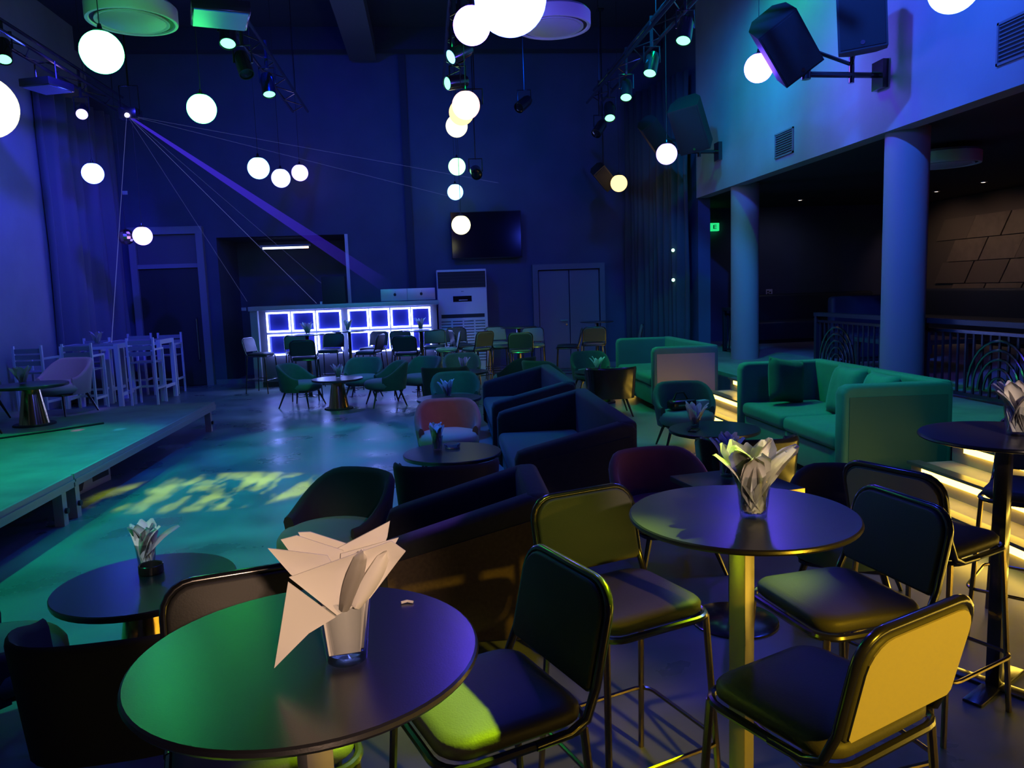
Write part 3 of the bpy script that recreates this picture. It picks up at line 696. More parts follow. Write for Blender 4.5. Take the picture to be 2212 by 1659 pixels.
# ------------------------------------------------------------------ white high tables and chairs near the transom door
def white_table(label, x0, x1, y0, y1, h=1.02):
    r = tag(empty('high_table', ((x0+x1)/2, (y0+y1)/2, 0)), label, 'table', 'white-framed high tables'); w_, d_ = (x1-x0)/2, (y1-y0)/2
    for i in range(5):
        yy = -d_ + (i+.5)*2*d_/5; t = new(); box(t, -w_, w_, yy-d_/5+.008, yy+d_/5-.008, h-.03, h); link('slat', mesh(t, GREYP, False), r)
    for a in (-1, 1):
        t = new(); box(t, -w_, w_, a*d_-.02, a*d_+.02, h-.07, h-.03); link('apron', mesh(t, ALU, False), r)
    for sx in (-1, 1):
        t = new(); box(t, sx*w_-.02, sx*w_+.02, -d_, d_, h-.07, h+.002); link('end_rail', mesh(t, ALU, False), r)
        t = new(); box(t, sx*w_-.018, sx*w_+.018, -d_, d_, .20, .25); link('stretcher', mesh(t, ALU, False), r)
        for sy in (-1, 1):
            t = new(); box(t, sx*w_-.032, sx*w_+.032, sy*d_-.032, sy*d_+.032, 0, h); link('leg', mesh(t, ALU, False), r)
white_table('white-framed high table holding a napkin glass near the curtain', -5.65, -4.85, 12.55, 13.08)
white_table('white-framed high table closer to the transom door', -5.30, -4.47, 13.32, 13.95)
P = []
t = new(); box(t, -.19, .19, -.18, .20, .68, .70); P.append(('seat', mesh(t, GREYP, False), None))
for k in range(3):
    t = new(); box(t, -.19, .19, -.21, -.19, .80+k*.09, .865+k*.09); P.append(('back_slat', mesh(t, GREYP, False), None))
for sx in (-1, 1):
    t = new(); box(t, sx*.2-.015, sx*.2+.015, -.225, -.19, 0, 1.09); P.append(('leg', mesh(t, ALU, False), None))
    t = new(); box(t, sx*.2-.015, sx*.2+.015, .18, .21, 0, .90); P.append(('leg', mesh(t, ALU, False), None))
    t = new(); box(t, sx*.2-.015, sx*.2+.015, -.2, .21, .88, .91); P.append(('armrest', mesh(t, ALU, False), None))
    t = new(); box(t, sx*.2-.012, sx*.2+.012, -.2, .2, .25, .285); P.append(('stretcher', mesh(t, ALU, False), None))
t = new(); box(t, -.2, .2, .185, .205, .25, .285); P.append(('footrest', mesh(t, ALU, False), None))
proto('white_chair', P)
for nm, loc, f in (
 ('white-framed high chair backing onto the camera before the first high table', (-5.12, 12.02, 0), (0, 1)),
 ('white-framed high chair on the camera side of the second high table', (-4.60, 13.05, 0), (0, 1)),
 ('white-framed high chair peeking over the violet tub chair', (-5.72, 11.9, 0), (.1, 1)),
 ('white-framed high chair behind the first high table near the curtain', (-5.52, 13.30, 0), (0, -1)),
 ('white-framed high chair deep behind the high tables', (-5.28, 14.55, 0), (0, -1)),
 ('white-framed high chair behind the second high table', (-4.72, 14.45, 0), (0, -1)),
): put('white_chair', 'high_chair', nm, 'bar stool', loc, face(*f), 'white-framed high chairs')
small_set('on the white high table', (-5.25, 12.85, 1.02), 1, 41)

# ------------------------------------------------------------------ bar counter with light boxes
bar = tag(empty('bar_counter', (-1.5, 14.6, 0)), 'long bar counter faced with glowing blue light boxes', 'bar counter')
bx0, bx1 = -1.72, 1.66
barm = mat('bar_dark_laminate', (.06, .06, .08), .45)
t = new(); box(t, bx0, bx1, .10, .50, .05, 1.42); link('bar_body', mesh(t, barm, False), bar)
t = new(); rbox(t, bx0-.05, bx1+.05, -.06, .55, 1.42, 1.50, .006, 2); link('countertop', mesh(t, mat('counter_grey', (.42, .42, .44), .45)), bar)
t = new(); box(t, bx0-.03, bx0+.10, -.02, .12, 0, 1.42); link('end_post', mesh(t, mat('counter_post', (.32, .33, .36), .5), False), bar)
t = new(); box(t, bx0, bx1, .04, .10, 0, .10); link('plinth', mesh(t, BLACKM, False), bar)
xs = [565, 620, 675, 745, 793, 841, 887]; xe = [617, 672, 730, 791, 838, 885, 931]
zl = [(1.015, 1.385), (.585, .975)]
for a, e in zip(xs, xe):
    X0 = (-2.97 + (a-565)*.00822) + 1.5; X1 = (-2.97 + (e-565)*.00822) + 1.5
    for z0_, z1_ in zl:
        t = new(); w_ = .030
        for q in ((X0, X1, z1_-w_, z1_), (X0, X1, z0_, z0_+w_), (X0, X0+w_, z0_+w_, z1_-w_), (X1-w_, X1, z0_+w_, z1_-w_)): box(t, q[0], q[1], 0, .02, q[2], q[3])
        bmesh.ops.remove_doubles(t, verts=list(t.verts), dist=.0005)
        lf = link('light_frame', mesh(t, LED_W, False), bar)
        t = new(); box(t, X0+w_, X1-w_, .085, .095, z0_+w_, z1_-w_); link('mirror_panel', mesh(t, MIRROR, False), bar)
def imac(label, x, rz):
    r = tag(empty('desktop_computer', (x, 15.02, 1.50), rz), label, 'computer')
    t = new(); rbox(t, -.27, .27, -.02, .012, .01, .24, .008, 3); link('screen_shell', mesh(t, mat('silver_shell', (.62, .64, .66), .35, metal=.5)), r)
    t = new(); box(t, -.09, .09, .012, .06, 0, .16); link('stand', mesh(t, SILVER, False), r)
    t = new()
    prism(t, [(.028*math.cos(a)*(1.0 if abs(math.cos(a)) < .95 else .85), .03*math.sin(a)) for a in [2*PI*k/14 for k in range(14)]], -.022, -.0205, Matrix(((1, 0, 0, 0), (0, 0, 1, 0), (0, 1, 0, .13), (0, 0, 0, 1))))
    prism(t, [(.0, .036), (.012, .048), (.013, .06), (.003, .05)], -.022, -.0205, Matrix(((1, 0, 0, 0), (0, 0, 1, 0), (0, 1, 0, .13), (0, 0, 0, 1))))
    link('logo_mark', mesh(t, BLACKM, False), r)
imac('silver desktop computer on the bar, its pale back showing a dark logo', -.62, 0); imac('dimmer silver desktop computer on the bar next to the air conditioner', -.12, .12)
t = new(); rbox(t, -.22, .22, -.14, .14, 0, .52, .02, 2); tag(link('loudspeaker_box', mesh(t, BLACKM), None, (-1.75, 15.0, 1.50)), 'black box standing on the bar before the recess', 'speaker')
t = new(); lathe(t, [(0, 0), (.02, 0), (.024, .05), (0, .05)], 12); tag(link('candle_cup', mesh(t, WHITEP), None, (-1.98, 14.75, 1.50)), 'small white cup on the bar counter', 'cup')
# recess lamp
rl = tag(empty('tube_lamp', (-2.72, 15.75, 2.62)), 'slim tube lamp glowing blue-white under the recess ceiling', 'lamp')
t = new(); tube(t, [(-.45, 0, 0), (.32, 0, 0)], .018, 10); link('tube', mesh(t, emat('tube_cool', (.5, .6, 1), 9)), rl)
t = new(); tube(t, [(.32, 0, 0), (.43, 0, 0)], .018, 10); link('tube_end', mesh(t, emat('tube_warm', (1, .7, .4), 6)), rl)
t = new(); box(t, -.5, .47, -.03, .03, .02, .06); link('tube_holder', mesh(t, GREYP, False), rl)
# wall switches
for x, yy, z, lb in ((-3.95, 17.198, 1.43, 'small white switch plate in the recess by the bar'), (-5.6, YB-.002, 3.72, 'small white box high on the wall above the transom door')):
    t = new(); rbox(t, -.05, .05, -.02, 0, -.035, .035, .005, 2); tag(link('switch_plate', mesh(t, WHITEP), None, (x, yy, z)), lb, 'switch')

# air conditioner
ac = tag(empty('air_conditioner', (.67, 15.15, 0)), 'tall white floor-standing air conditioner with louvred lower panel', 'air conditioner')
t = new(); rbox(t, -.48, .48, -.12, .42, 0, 2.07, .012, 3); link('cabinet', mesh(t, WHITEP), ac)
t = new(); box(t, -.46, .46, -.135, -.118, 1.72, 2.03); link('air_outlet', mesh(t, BLACKM, False), ac)
for k in range(5):
    t = new(); box(t, -.45, .45, -.14, -.13, 1.745+k*.06, 1.752+k*.06); link('outlet_blade', mesh(t, mat('outlet_grey', (.05, .05, .06), .5), False), ac)
t = new(); box(t, -.18, .18, -.128, -.118, 1.45, 1.56); dp = link('display', mesh(t, SCREEN, False), ac)
t = new(); box(t, -.07, .10, -.131, -.128, 1.475, 1.487); link('display_bar', mesh(t, mat('display_light', (.8, .8, .9), .4), False), dp)
t = new(); box(t, -.42, .42, -.126, -.118, 1.14, 1.21); link('gap_band', mesh(t, BLACKM, False), ac)
t = new(); box(t, -.02, .03, -.124, -.119, 1.64, 1.655); link('maker_mark', mesh(t, GREYP, False), ac)
slm = None
for c in range(4):
    for k in range(15):
        if slm is None:
            t = new(); rbox(t, -.095, .095, -.012, 0, -.014, .014, .004, 1, Matrix.Rotation(.5, 4, 'X')); slm = mesh(t, WHITEP)
            t = new(); box(t, -.095, .095, -.002, .0, -.028, -.016); shm = mesh(t, BLACKM, False)
        o = link('louvre', slm, ac, (-.33+c*.22, -.12, 1.09-k*.055)); link('louvre_gap', shm, o)

# wall television
tv = tag(empty('television', (1.215, 15.42, 2.74), 0), 'black wall-mounted television reflecting blue lamps', 'television')
t = new(); rbox(t, -.70, .70, -.02, .04, -.46, .46, .006, 2); link('casing', mesh(t, BLACKM), tv)
t = new(); box(t, -.685, .685, -.026, -.02, -.44, .445); link('screen', mesh(t, SCREEN, False), tv)
t = new(); box(t, -.2, .2, .04, .17, -.15, .15); link('wall_bracket', mesh(t, METAL, False), tv)

# ------------------------------------------------------------------ bar tables and stools by the bar
for i, (nm, loc) in enumerate((
 ('dark high table with a napkin glass before the bar end post', (-2.02, 13.05, 0)), ('dark high table before the gap in the light boxes', (-1.40, 13.75, 0)),
 ('dark high table with a napkin glass before the last light boxes', (-.14, 13.0, 0)), ('dark high table before the grey double door', (1.48, 12.75, 0)), ('dark high table beside the far curtain', (3.0, 13.6, 0)))):
    put('bar_table_black', 'bar_table', nm, 'table', loc, 0, 'high tables near the bar')
for i, (w_, loc) in enumerate((('on the high table before the bar end', (-2.0, 13.05, 1.03)), ('on the high table before the light box gap', (-1.42, 13.75, 1.03)), ('on the high table before the last light boxes', (-.14, 13.0, 1.03)))): small_set(w_, loc, 1, 60+i)
for kind, nm, loc, f in (
 ('stool_far', 'dark bar stool at the very end of the bar by the recess', (-2.95, 13.85, 0), (.9, -.3)),
 ('stool_far', 'dark bar stool between the bar end and the first high table', (-2.34, 14.0, 0), (.3, -.95)),
 ('stool_far', 'dark bar stool backing onto the camera at the first high table', (-2.0, 12.62, 0), (0, 1)),
 ('stool_far', 'dark bar stool beyond the first high table', (-1.78, 14.05, 0), (-.2, -1)),
 ('stool_far', 'dark bar stool turned sideways by the light box gap', (-1.05, 13.3, 0), (-1, .3)),
 ('stool_far', 'dark bar stool facing the light boxes past the gap', (-1.04, 14.12, 0), (-.5, -.8)),
 ('stool_far', 'dark bar stool close to the second pair of light boxes', (-.46, 14.0, 0), (.3, -.95)),
 ('stool_far', 'dark bar stool backing onto the camera at the third high table', (-.36, 12.66, 0), (.2, 1)),
 ('stool_far', 'dark bar stool beside the last light boxes', (.08, 13.9, 0), (-.1, -1)),
 ('stool_green', 'green-seated bar stool at the third high table', (.28, 13.15, 0), (-1, 0)),
 ('stool_far', 'dark bar stool in front of the air conditioner louvres', (.52, 14.25, 0), (.1, -1)),
 ('stool_green', 'yellow-lit bar stool before the air conditioner', (.78, 13.0, 0), (-.6, .8)),
 ('stool_far', 'blue-lit bar stool turned away before the air conditioner', (.62, 13.66, 0), (.9, .2)),
 ('stool_green', 'lime-lit bar stool beside the air conditioner', (1.22, 13.3, 0), (1, .1)),
 ('stool_green', 'dark green bar stool behind the lime-lit one', (1.25, 14.1, 0), (.1, -1)),
 ('stool_green', 'green-seated bar stool backing onto the camera near the double door', (1.45, 12.3, 0), (.1, 1)),
 ('stool_green', 'bright green bar stool facing the camera near the double door', (1.80, 13.3, 0), (-.1, -1)),
 ('stool_far', 'dark bar stool turned sideways near the double door', (2.30, 12.72, 0), (-1, .2)),
 ('stool_green', 'green-backed bar stool at the high table by the far curtain', (2.82, 13.12, 0), (.1, 1)),
 ('stool_green', 'green-seated bar stool close to the far curtain', (3.5, 13.3, 0), (-1, .2)),
): put(kind, 'bar_stool', nm, 'bar stool', loc, face(*f), 'bar stools near the bar')

# ------------------------------------------------------------------ lounge: railings, seating, signs
def railing(label, x, y0, y1, z0, z1, arcs):
    r = tag(empty('railing', (x, (y0+y1)/2, z0)), label, 'railing', 'black lounge railings'); h = z1-z0; L = (y1-y0)/2
    t = new(); box(t, -.04, .04, -L, L, h-.05, h); link('top_rail', mesh(t, RAILM, False), r)
    t = new(); box(t, -.02, .02, -L, L, h-.13, h-.10); link('rail_bar', mesh(t, mat('dark_chrome', (.22, .22, .26), .2, metal=1), False), r)
    t = new(); box(t, -.02, .02, -L, L, .03, .06); link('bottom_rail', mesh(t, RAILM, False), r)
    for y in (-L+.03, L-.03):
        t = new(); box(t, -.03, .03, y-.03, y+.03, 0, h); link('post', mesh(t, RAILM, False), r)
    n = int(2*L/.11); t = new(); box(t, -.008, .008, -.012, .012, .06, h-.13); bme = mesh(t, RAILM, False)
    for k in range(1, n): link('baluster', bme, r, (0, -L+k*2*L/n, 0))
    for cy in arcs:
        for k in range(5):
            R = .42-k*.075
            t = new(); tube(t, [(-.02, cy+R*math.cos(a), .12+R*1.15*math.sin(a)) for a in [PI*j/14 for j in range(15)]], .013, 6); link('arch', mesh(t, mat('dark_chrome', (.22, .22, .26), .2, metal=1)), r)
railing('black railing with fan arches between the two columns', 5.25, 8.15, 10.0, .42, 1.20, (.35,))
railing('black railing with fan arches beyond the nearer column', 5.25, 4.2, 7.72, .42, 1.20, (.6, -.75))
railing('black railing with fan arches past the farther column', 5.25, 11.9, 13.3, .42, 1.20, (0,))
def booth(label, x0, x1, y0, y1, back, m_, z=.42):
    r = tag(empty('booth_sofa', ((x0+x1)/2, (y0+y1)/2, z)), label, 'sofa', 'lounge booth sofas'); w_, d_ = (x1-x0)/2, (y1-y0)/2
    t = new(); rbox(t, -w_, w_, -d_, d_, .05, .42, .05, 3); link('seat', mesh(t, m_), r)
    t = new()
    if back == 'x': rbox(t, w_-.18, w_, -d_, d_, .05, .95, .06, 3)
    else: rbox(t, -w_, w_, d_-.18, d_, .05, .95, .06, 3)
    link('backrest', mesh(t, m_), r)
    t = new(); box(t, -w_+.03, w_-.03, -d_+.03, d_-.03, 0, .05); link('plinth', mesh(t, BLACKM, False), r)
navy = mat('navy_leather', (.03, .04, .07), .45)
booth('long navy booth sofa against the lounge end wall', 6.4, 9.3, 14.5, 15.5, 'y', navy)
booth('navy booth sofa under the brown panelled wall', 9.5, 10.5, 11.0, 15.3, 'x', navy)
booth('dark booth sofa right behind the fan-arch railing', 6.2, 7.4, 10.6, 11.5, 'y', navy)
booth('red lounge sofa glowing through the railing', 6.4, 8.2, 5.9, 6.8, 'y', mat('red_lounge_cloth', (.5, .05, .03), .6))
spot('lounge_red_fill', (7.2, 6.0, 3.0), (7.3, 6.2, .9), (1, .06, .02), 220, 60, .6)  # added unseen red spot so the sofa shows through the railing
lt = tag(empty('lounge_table', (6.3, 9.5, .42)), 'low dark table with a green top behind the column gap', 'table')
t = new(); rbox(t, -.5, .5, -.55, .55, .36, .42, .01, 2); link('tabletop', mesh(t, mat('dark_green_top', (.05, .10, .08), .3)), lt)
for sx in (-1, 1):
    for sy in (-1, 1):
        t = new(); box(t, sx*.45-.03, sx*.45+.03, sy*.5-.03, sy*.5+.03, 0, .36); link('leg', mesh(t, METAL, False), lt)
ex = tag(empty('exit_sign', (5.86, 15.55, 2.78)), 'small glowing green exit sign on the lounge end wall', 'sign')
t = new(); rbox(t, -.16, .16, -.05, .05, -.08, .08, .006, 2); link('sign_box', mesh(t, emat('exit_green', (.02, .75, .22), 1.1)), ex)
XZ = lambda y: Matrix(((1, 0, 0, 0), (0, 0, 1, y), (0, 1, 0, 0), (0, 0, 0, 1)))
t = new(); prism(t, [(-.10, .035), (-.07, .035), (-.07, .0), (-.05, .0), (-.085, -.04), (-.12, .0), (-.10, .0)], 0, .003, XZ(-.055)); link('arrow', mesh(t, mat('sign_dark_green', (.0, .12, .04), .6), False), ex)
t = new()
for q in ((.03, .05, -.04, .04), (.05, .10, .028, .04), (.05, .10, -.006, .006), (.05, .10, -.04, -.028)): box(t, q[0], q[1], -.056, -.052, q[2], q[3])
link('letter', mesh(t, MATS['sign_dark_green'], False), ex)
t = new(); box(t, -.18, .18, -.02, .02, .08, .11); link('mounting', mesh(t, BLACKM, False), ex)
ns = tag(empty('notice_plate', (7.13, 15.58, 1.37)), 'small white notice with dark pictograms on the lounge end wall', 'notice')
t = new(); rbox(t, -.07, .07, -.012, 0, -.10, .10, .004, 2); link('plate', mesh(t, mat('notice_white', (.75, .75, .78), .5)), ns)
t = new()
for k, (x, z) in enumerate(((-.03, .05), (.02, .03), (-.03, 0), (.02, -.02))): box(t, x-.018, x+.018, -.015, -.012, z-.016, z+.02)
link('pictogram', mesh(t, BLACKM, False), ns)
t = new(); box(t, -.05, .05, -.015, -.012, -.08, -.055); link('blue_band', mesh(t, mat('notice_blue', (.05, .1, .6), .5), False), ns)

# ------------------------------------------------------------------ overhead: globes
GC = {'green': (.05, 1, .16), 'lime': (.05, 1, .22), 'blue': (.04, .07, 1), 'violet': (.12, .05, 1), 'orange': (1, .62, .22), 'red': (1, .5, .5), 'yellow': (1, .95, .5), 'far_green': (.3, 1, .42), 'far_cyan': (.25, .62, 1), 'far_blue': (.3, .36, 1), 'far_violet': (.4, .31, 1)}
GS = {'orange': 2.6, 'red': 2.4, 'yellow': 2.2, 'green': 24, 'lime': 24, 'blue': 42, 'violet': 95, 'far_green': 3.4, 'far_cyan': 4, 'far_blue': 3.6, 'far_violet': 3.6}
t = new(); bmesh.ops.create_uvsphere(t, u_segments=32, v_segments=20, radius=.15); GME = {}
gs = mesh(t, WHITEP, True, 180)
for v in gs.vertices:
    if v.co.z > .138: v.co.z = .138
for c, col in GC.items():
    me = gs.copy(); me.materials[0] = emat('globe_' + c, col, GS[c]); GME[c] = me
t = new(); lathe(t, [(0, .136), (.05, .136), (.05, .15), (.02, .165), (.012, .20), (0, .20)], 16); capm = mesh(t, METAL, True, 40)
def globe(c, loc, nm):
    top = 4.92 if abs(loc[0]-.5) < .12 and 5 < loc[1] < 12 else 6.62
    r = tag(empty('globe_lamp', loc), nm, 'pendant lamp', 'glowing globe pendants')
    link('globe', GME[c], r); link('cap', capm, r)
    t = new(); tube(t, [(0, 0, .2), (0, 0, top-loc[2])], .004, 5); link('cord', mesh(t, BLACKM), r)
for c, loc, nm in (
 ('lime', (-2.3, 6.21, 3.49), 'lime-glowing globe pendant just below the round ceiling diffuser'),
 ('green', (-2.29, 8.77, 3.67), 'green-glowing globe pendant on a long cord'),
 ('blue', (-4.81, 12.21, 3.56), 'blue-glowing globe pendant before the deep curtain folds'),
 ('far_violet', (-4.54, 13.23, 2.72), 'violet-glowing globe pendant over the transom door corner'),
 ('far_cyan', (-2.28, 11.44, 3.47), 'cyan-glowing globe pendant, first of the trio above the bar'),
 ('far_blue', (-2.27, 13.1, 3.57), 'blue-glowing globe pendant, lowest of the trio above the bar'),
 ('far_violet', (-2.24, 14.94, 3.93), 'violet-glowing globe pendant, smallest of the trio above the bar'),
 ('far_green', (.62, 13.85, 3.82), 'green-glowing globe pendant above the blue one over the television'),
 ('far_cyan', (.62, 15.01, 3.53), 'blue-rimmed globe pendant second above the television'),
 ('yellow', (.58, 12.38, 2.69), 'yellow-rimmed globe pendant overlapping the television'),
 ('red', (.51, 8.6, 3.64), 'red-rimmed globe pendant topmost of the white cluster'),
 ('orange', (.51, 9.56, 3.78), 'globe pendant in the middle of the white cluster'),
 ('yellow', (.51, 10.96, 3.91), 'yellow-rimmed globe pendant lowest of the white cluster'),
 ('violet', (.46, 6.52, 3.78), 'violet-rimmed globe pendant beside the largest globe'),
 ('blue', (.40, 3.34, 2.85), 'largest globe pendant, cut by the top picture edge'),
 ('violet', (3.67, 8.31, 3.93), 'violet globe pendant half hidden by a tilted loudspeaker'),
 ('far_violet', (3.52, 11.08, 3.51), 'violet globe pendant before the far loudspeaker pair'),
 ('orange', (3.52, 13.88, 3.48), 'orange-rimmed globe pendant beside the small green-lit loudspeaker'),
 ('blue', (3.35, 4.72, 3.42), 'blue globe pendant at the top edge above the balcony front'),
 ('yellow', (-2.12, 4.17, 2.63), 'pale globe pendant cut by the picture border over the stage'),
): globe(c, loc, nm)

# lighting bars and stage spotlights
def bar_pipe(label, x, z, y0, y1):
    r = tag(empty('lighting_bar', (x, (y0+y1)/2, z)), label, 'lighting bar'); L = (y1-y0)/2
    for dx, dz in ((-.12, 0), (.12, 0), (0, .2)):
        t = new(); tube(t, [(dx, -L, dz), (dx, L, dz)], .022, 8); link('pipe', mesh(t, METAL), r)
    t = new(); n = int(2*L/.4); pts = []
    for k in range(n+1): pts.append(((-.12, .12)[k % 2], -L+k*2*L/n, 0))
    tube(t, pts, .008, 5); link('lacing', mesh(t, METAL), r)
    for y in (-L+.4, 0, L-.4):
        t = new(); tube(t, [(0, y, .2), (0, y, 6.5-z)], .006, 5); link('hanger', mesh(t, METAL), r)
bar_pipe('black lattice lighting bar along the balcony with green lamps', 2.9, 4.68, 6.0, 13.0)
bar_pipe('black lattice lighting bar above the dance floor', -1.95, 4.70, 5.5, 13.5)
bar_pipe('black lattice lighting bar near the curtain wall', -4.75, 4.75, 5.0, 13.5)
bar_pipe('black lattice lighting bar down the middle of the hall', .50, 4.72, 5.0, 12.0)
t = new(); lathe(t, [(.075, -.17), (.085, -.17), (.085, .06), (.07, .12), (.03, .14), (0, .14)], 20); SPB = mesh(t, METAL, True, 40)
t = new(); tube(t, [(-.1, 0, 0), (-.1, 0, .19), (.1, 0, .19), (.1, 0, 0)], .010, 6); SPY = mesh(t, METAL, True, 40)
LENS = {}
for c, col in (('green', (.12, 1, .35)), ('violet', (.5, .3, 1)), ('cyan', (.15, .8, .9)), ('off', None)):
    t = new(); lathe(t, [(0, -.165), (.05, -.163), (.076, -.155)], 20); LENS[c] = mesh(t, emat('lens_' + c, col, 5) if col else SCREEN, True)
def lamp(label, p, target, c, power=0, color=GREEN, deg=34):
    hang = 6.6 if p[0] in (1.6, .72, .82) else None
    r = tag(empty('stage_spotlight', p), label, 'spotlight', 'stage spotlights')
    q = (Vector(target)-Vector(p)).to_track_quat('-Z', 'Y').to_euler()
    bd = link('housing', SPB, r, (0, 0, 0), q); link('lens', LENS[c], bd); 
    yk = link('yoke', SPY, r)
    t = new(); tube(t, [(0, 0, .18), (0, 0, (hang or 4.93)-p[2])], .008 if hang else .022, 6); link('clamp', mesh(t, METAL, False), r)
    if power:
        d = (Vector(target)-Vector(p)).normalized(); spot('spotlight_beam', Vector(p)+d*.2, target, color, power, deg, .6, .05, r)
for lb, p, tg, c, pw, col in (
 ('first green spotlight on the balcony-side bar, largest', (2.9, 8.44, 4.38), (1.6, 6.6, 0), 'green', 90, GREEN),
 ('second green spotlight on the balcony-side bar', (2.9, 9.69, 4.38), (1.5, 7.8, 0), 'green', 90, GREEN),
 ('third green spotlight on the balcony-side bar', (2.9, 10.92, 4.38), (2.0, 8.4, 0), 'green', 80, GREEN),
 ('fourth green spotlight on the balcony-side bar, farthest', (2.9, 11.95, 4.32), (2.4, 9.0, 0), 'green', 80, GREEN),
 ('green spotlight beside the square panel fixture over the dance floor', (-1.92, 8.60, 4.40), (-1.7, 6.2, 0), 'green', 230, GREEN),
 ('green spotlight farther along the dance floor bar', (-1.92, 10.6, 4.40), (-1.3, 8.9, 0), 'green', 260, GREEN),
 ('green spotlight over the stage at the picture border', (-4.75, 9.9, 4.62), (-3.7, 7.4, .36), 'green', 300, GREEN),
 ('dark unlit spotlight hanging below the dance floor bar', (-1.95, 9.35, 4.30), (-1.2, 8.2, 2.0), 'off', 0, None),
 ('teal-lit spotlight on the middle bar above the cluster', (.50, 8.9, 4.28), (-.6, 8.2, 3.6), 'cyan', 0, None),
 ('dark spotlight pointing sideways on the middle bar', (.50, 9.25, 4.40), (.3, 8.0, 3.4), 'off', 0, None),
 ('twin-lens spotlight just over the red-rimmed globe', (.50, 9.9, 4.22), (-1.0, 9.0, 3.8), 'green', 0, None),
 ('violet spotlight next to the laser at the curtain wall', (-4.75, 11.9, 4.38), (-3.9, 9.5, 3.0), 'violet', 0, None),
 ('unlit spotlight hanging near the orange globe', (2.9, 12.6, 4.20), (2.3, 12.0, 3.4), 'off', 0, None),
 ('unlit spotlight between the diffusers on the middle bar', (1.6, 12.0, 4.45), (1.0, 11.4, 3.9), 'off', 0, None),
): lamp(lb, p, tg, c, pw, col)

# round ceiling diffusers
t = new(); lathe(t, [(.0, .02), (.26, .02), (.30, .0), (.315, .0), (.315, .02), (.345, .02), (.36, .0), (.385, .0), (.39, .012), (.39, .13), (.36, .16), (0, .16)], 48); DF = mesh(t, WHITEP, True, 40)
t = new(); lathe(t, [(.0, -.004), (.275, -.004), (.285, .004), (.27, .02), (0, .02)], 40); DC = mesh(t, mat('diffuser_disc', (.6, .62, .64), .6), True, 40)
t = new(); lathe(t, [(.315, .012), (.35, .012), (.35, .03), (.315, .03)], 40, None, True); DG = mesh(t, BLACKM, True, 40)
def diffuser(label, loc, top):
    r = tag(empty('ceiling_diffuser', loc), label, 'air diffuser', 'round ceiling air diffusers'); link('rim', DF, r); link('disc', DC, r); link('gap_ring', DG, r)
    t = new(); tube(t, [(0, 0, .16), (0, 0, top-loc[2])], .20, 20); link('duct', mesh(t, mat('duct_dark', (.05, .05, .06), .7)), r)
diffuser('round white diffuser hanging over the stage side of the hall', (-2.55, 7.67, 4.18), 6.5)
diffuser('round white diffuser behind the largest globe', (1.43, 8.28, 4.33), 6.5)
diffuser('round grey diffuser under the balcony behind the column', (6.2, 8.8, 2.94), 3.1)
# square panel fixture
pf = tag(empty('panel_fixture', (-1.70, 7.35, 4.10), .3), 'square panel fixture with blue-green light painted on its face beside the round diffuser', 'light fixture')
t = new(); rbox(t, -.24, .24, -.24, .24, 0, .10, .01, 2); link('body', mesh(t, METAL), pf)
t = new(); box(t, -.22, .22, -.22, .22, -.008, 0); link('face_plate', mesh(t, mat('blue_lit_panel', (.10, .28, .7), .4), False), pf)  # blue light falling on the face is put into the plate colour
t = new(); tube(t, [(-.15, 0, .1), (-.15, 0, .45), (.15, 0, .45), (.15, 0, .1)], .012, 6); link('yoke', mesh(t, METAL), pf)
dt = tag(empty('smoke_detector', (-.98, 11.0, 6.0)), 'small white ceiling detector below the duct', 'detector')
t = new(); lathe(t, [(0, -.05), (.05, -.05), (.07, -.02), (.07, 0), (0, 0)], 20); link('detector_cap', mesh(t, WHITEP, True, 40), dt)
t = new(); lathe(t, [(0, -.06), (.02, -.06), (.02, -.05), (0, -.05)], 12); link('sensor', mesh(t, GREYP, True, 40), dt)

lamp('unlit spotlight with a pale lens beside the white cluster', (.72, 10.2, 4.02), (.2, 7.0, 2.6), 'off'); lamp('dark spotlight below the cluster near the green globe', (.82, 12.0, 3.45), (.9, 9.0, 2.2), 'off')
pf = tag(empty('panel_fixture', (-4.75, 10.9, 4.42), -.3), 'square violet-lit panel fixture over the curtain folds', 'light fixture')
t = new(); rbox(t, -.22, .22, -.22, .22, 0, .10, .01, 2); link('body', mesh(t, METAL), pf)
t = new(); box(t, -.20, .20, -.20, .20, -.008, 0); link('face_plate', mesh(t, mat('violet_lit_panel', (.25, .2, .6), .4), False), pf)  # violet light on this face is painted in as its colour
t = new(); tube(t, [(-.15, 0, .1), (-.15, 0, .33), (.15, 0, .33), (.15, 0, .1)], .012, 6); link('yoke', mesh(t, METAL), pf)
mb = tag(empty('mirror_ball', (-4.93, 13.6, 2.74)), 'small reddish mirror ball beside the violet globe', 'mirror ball')
t = new(); bmesh.ops.create_uvsphere(t, u_segments=14, v_segments=10, radius=.13); link('ball', mesh(t, mat('rosy_mirror', (.8, .45, .5), .18, metal=1), False), mb)
t = new(); tube(t, [(0, 0, .12), (0, 0, 3.88)], .004, 5); link('cord', mesh(t, BLACKM), mb)

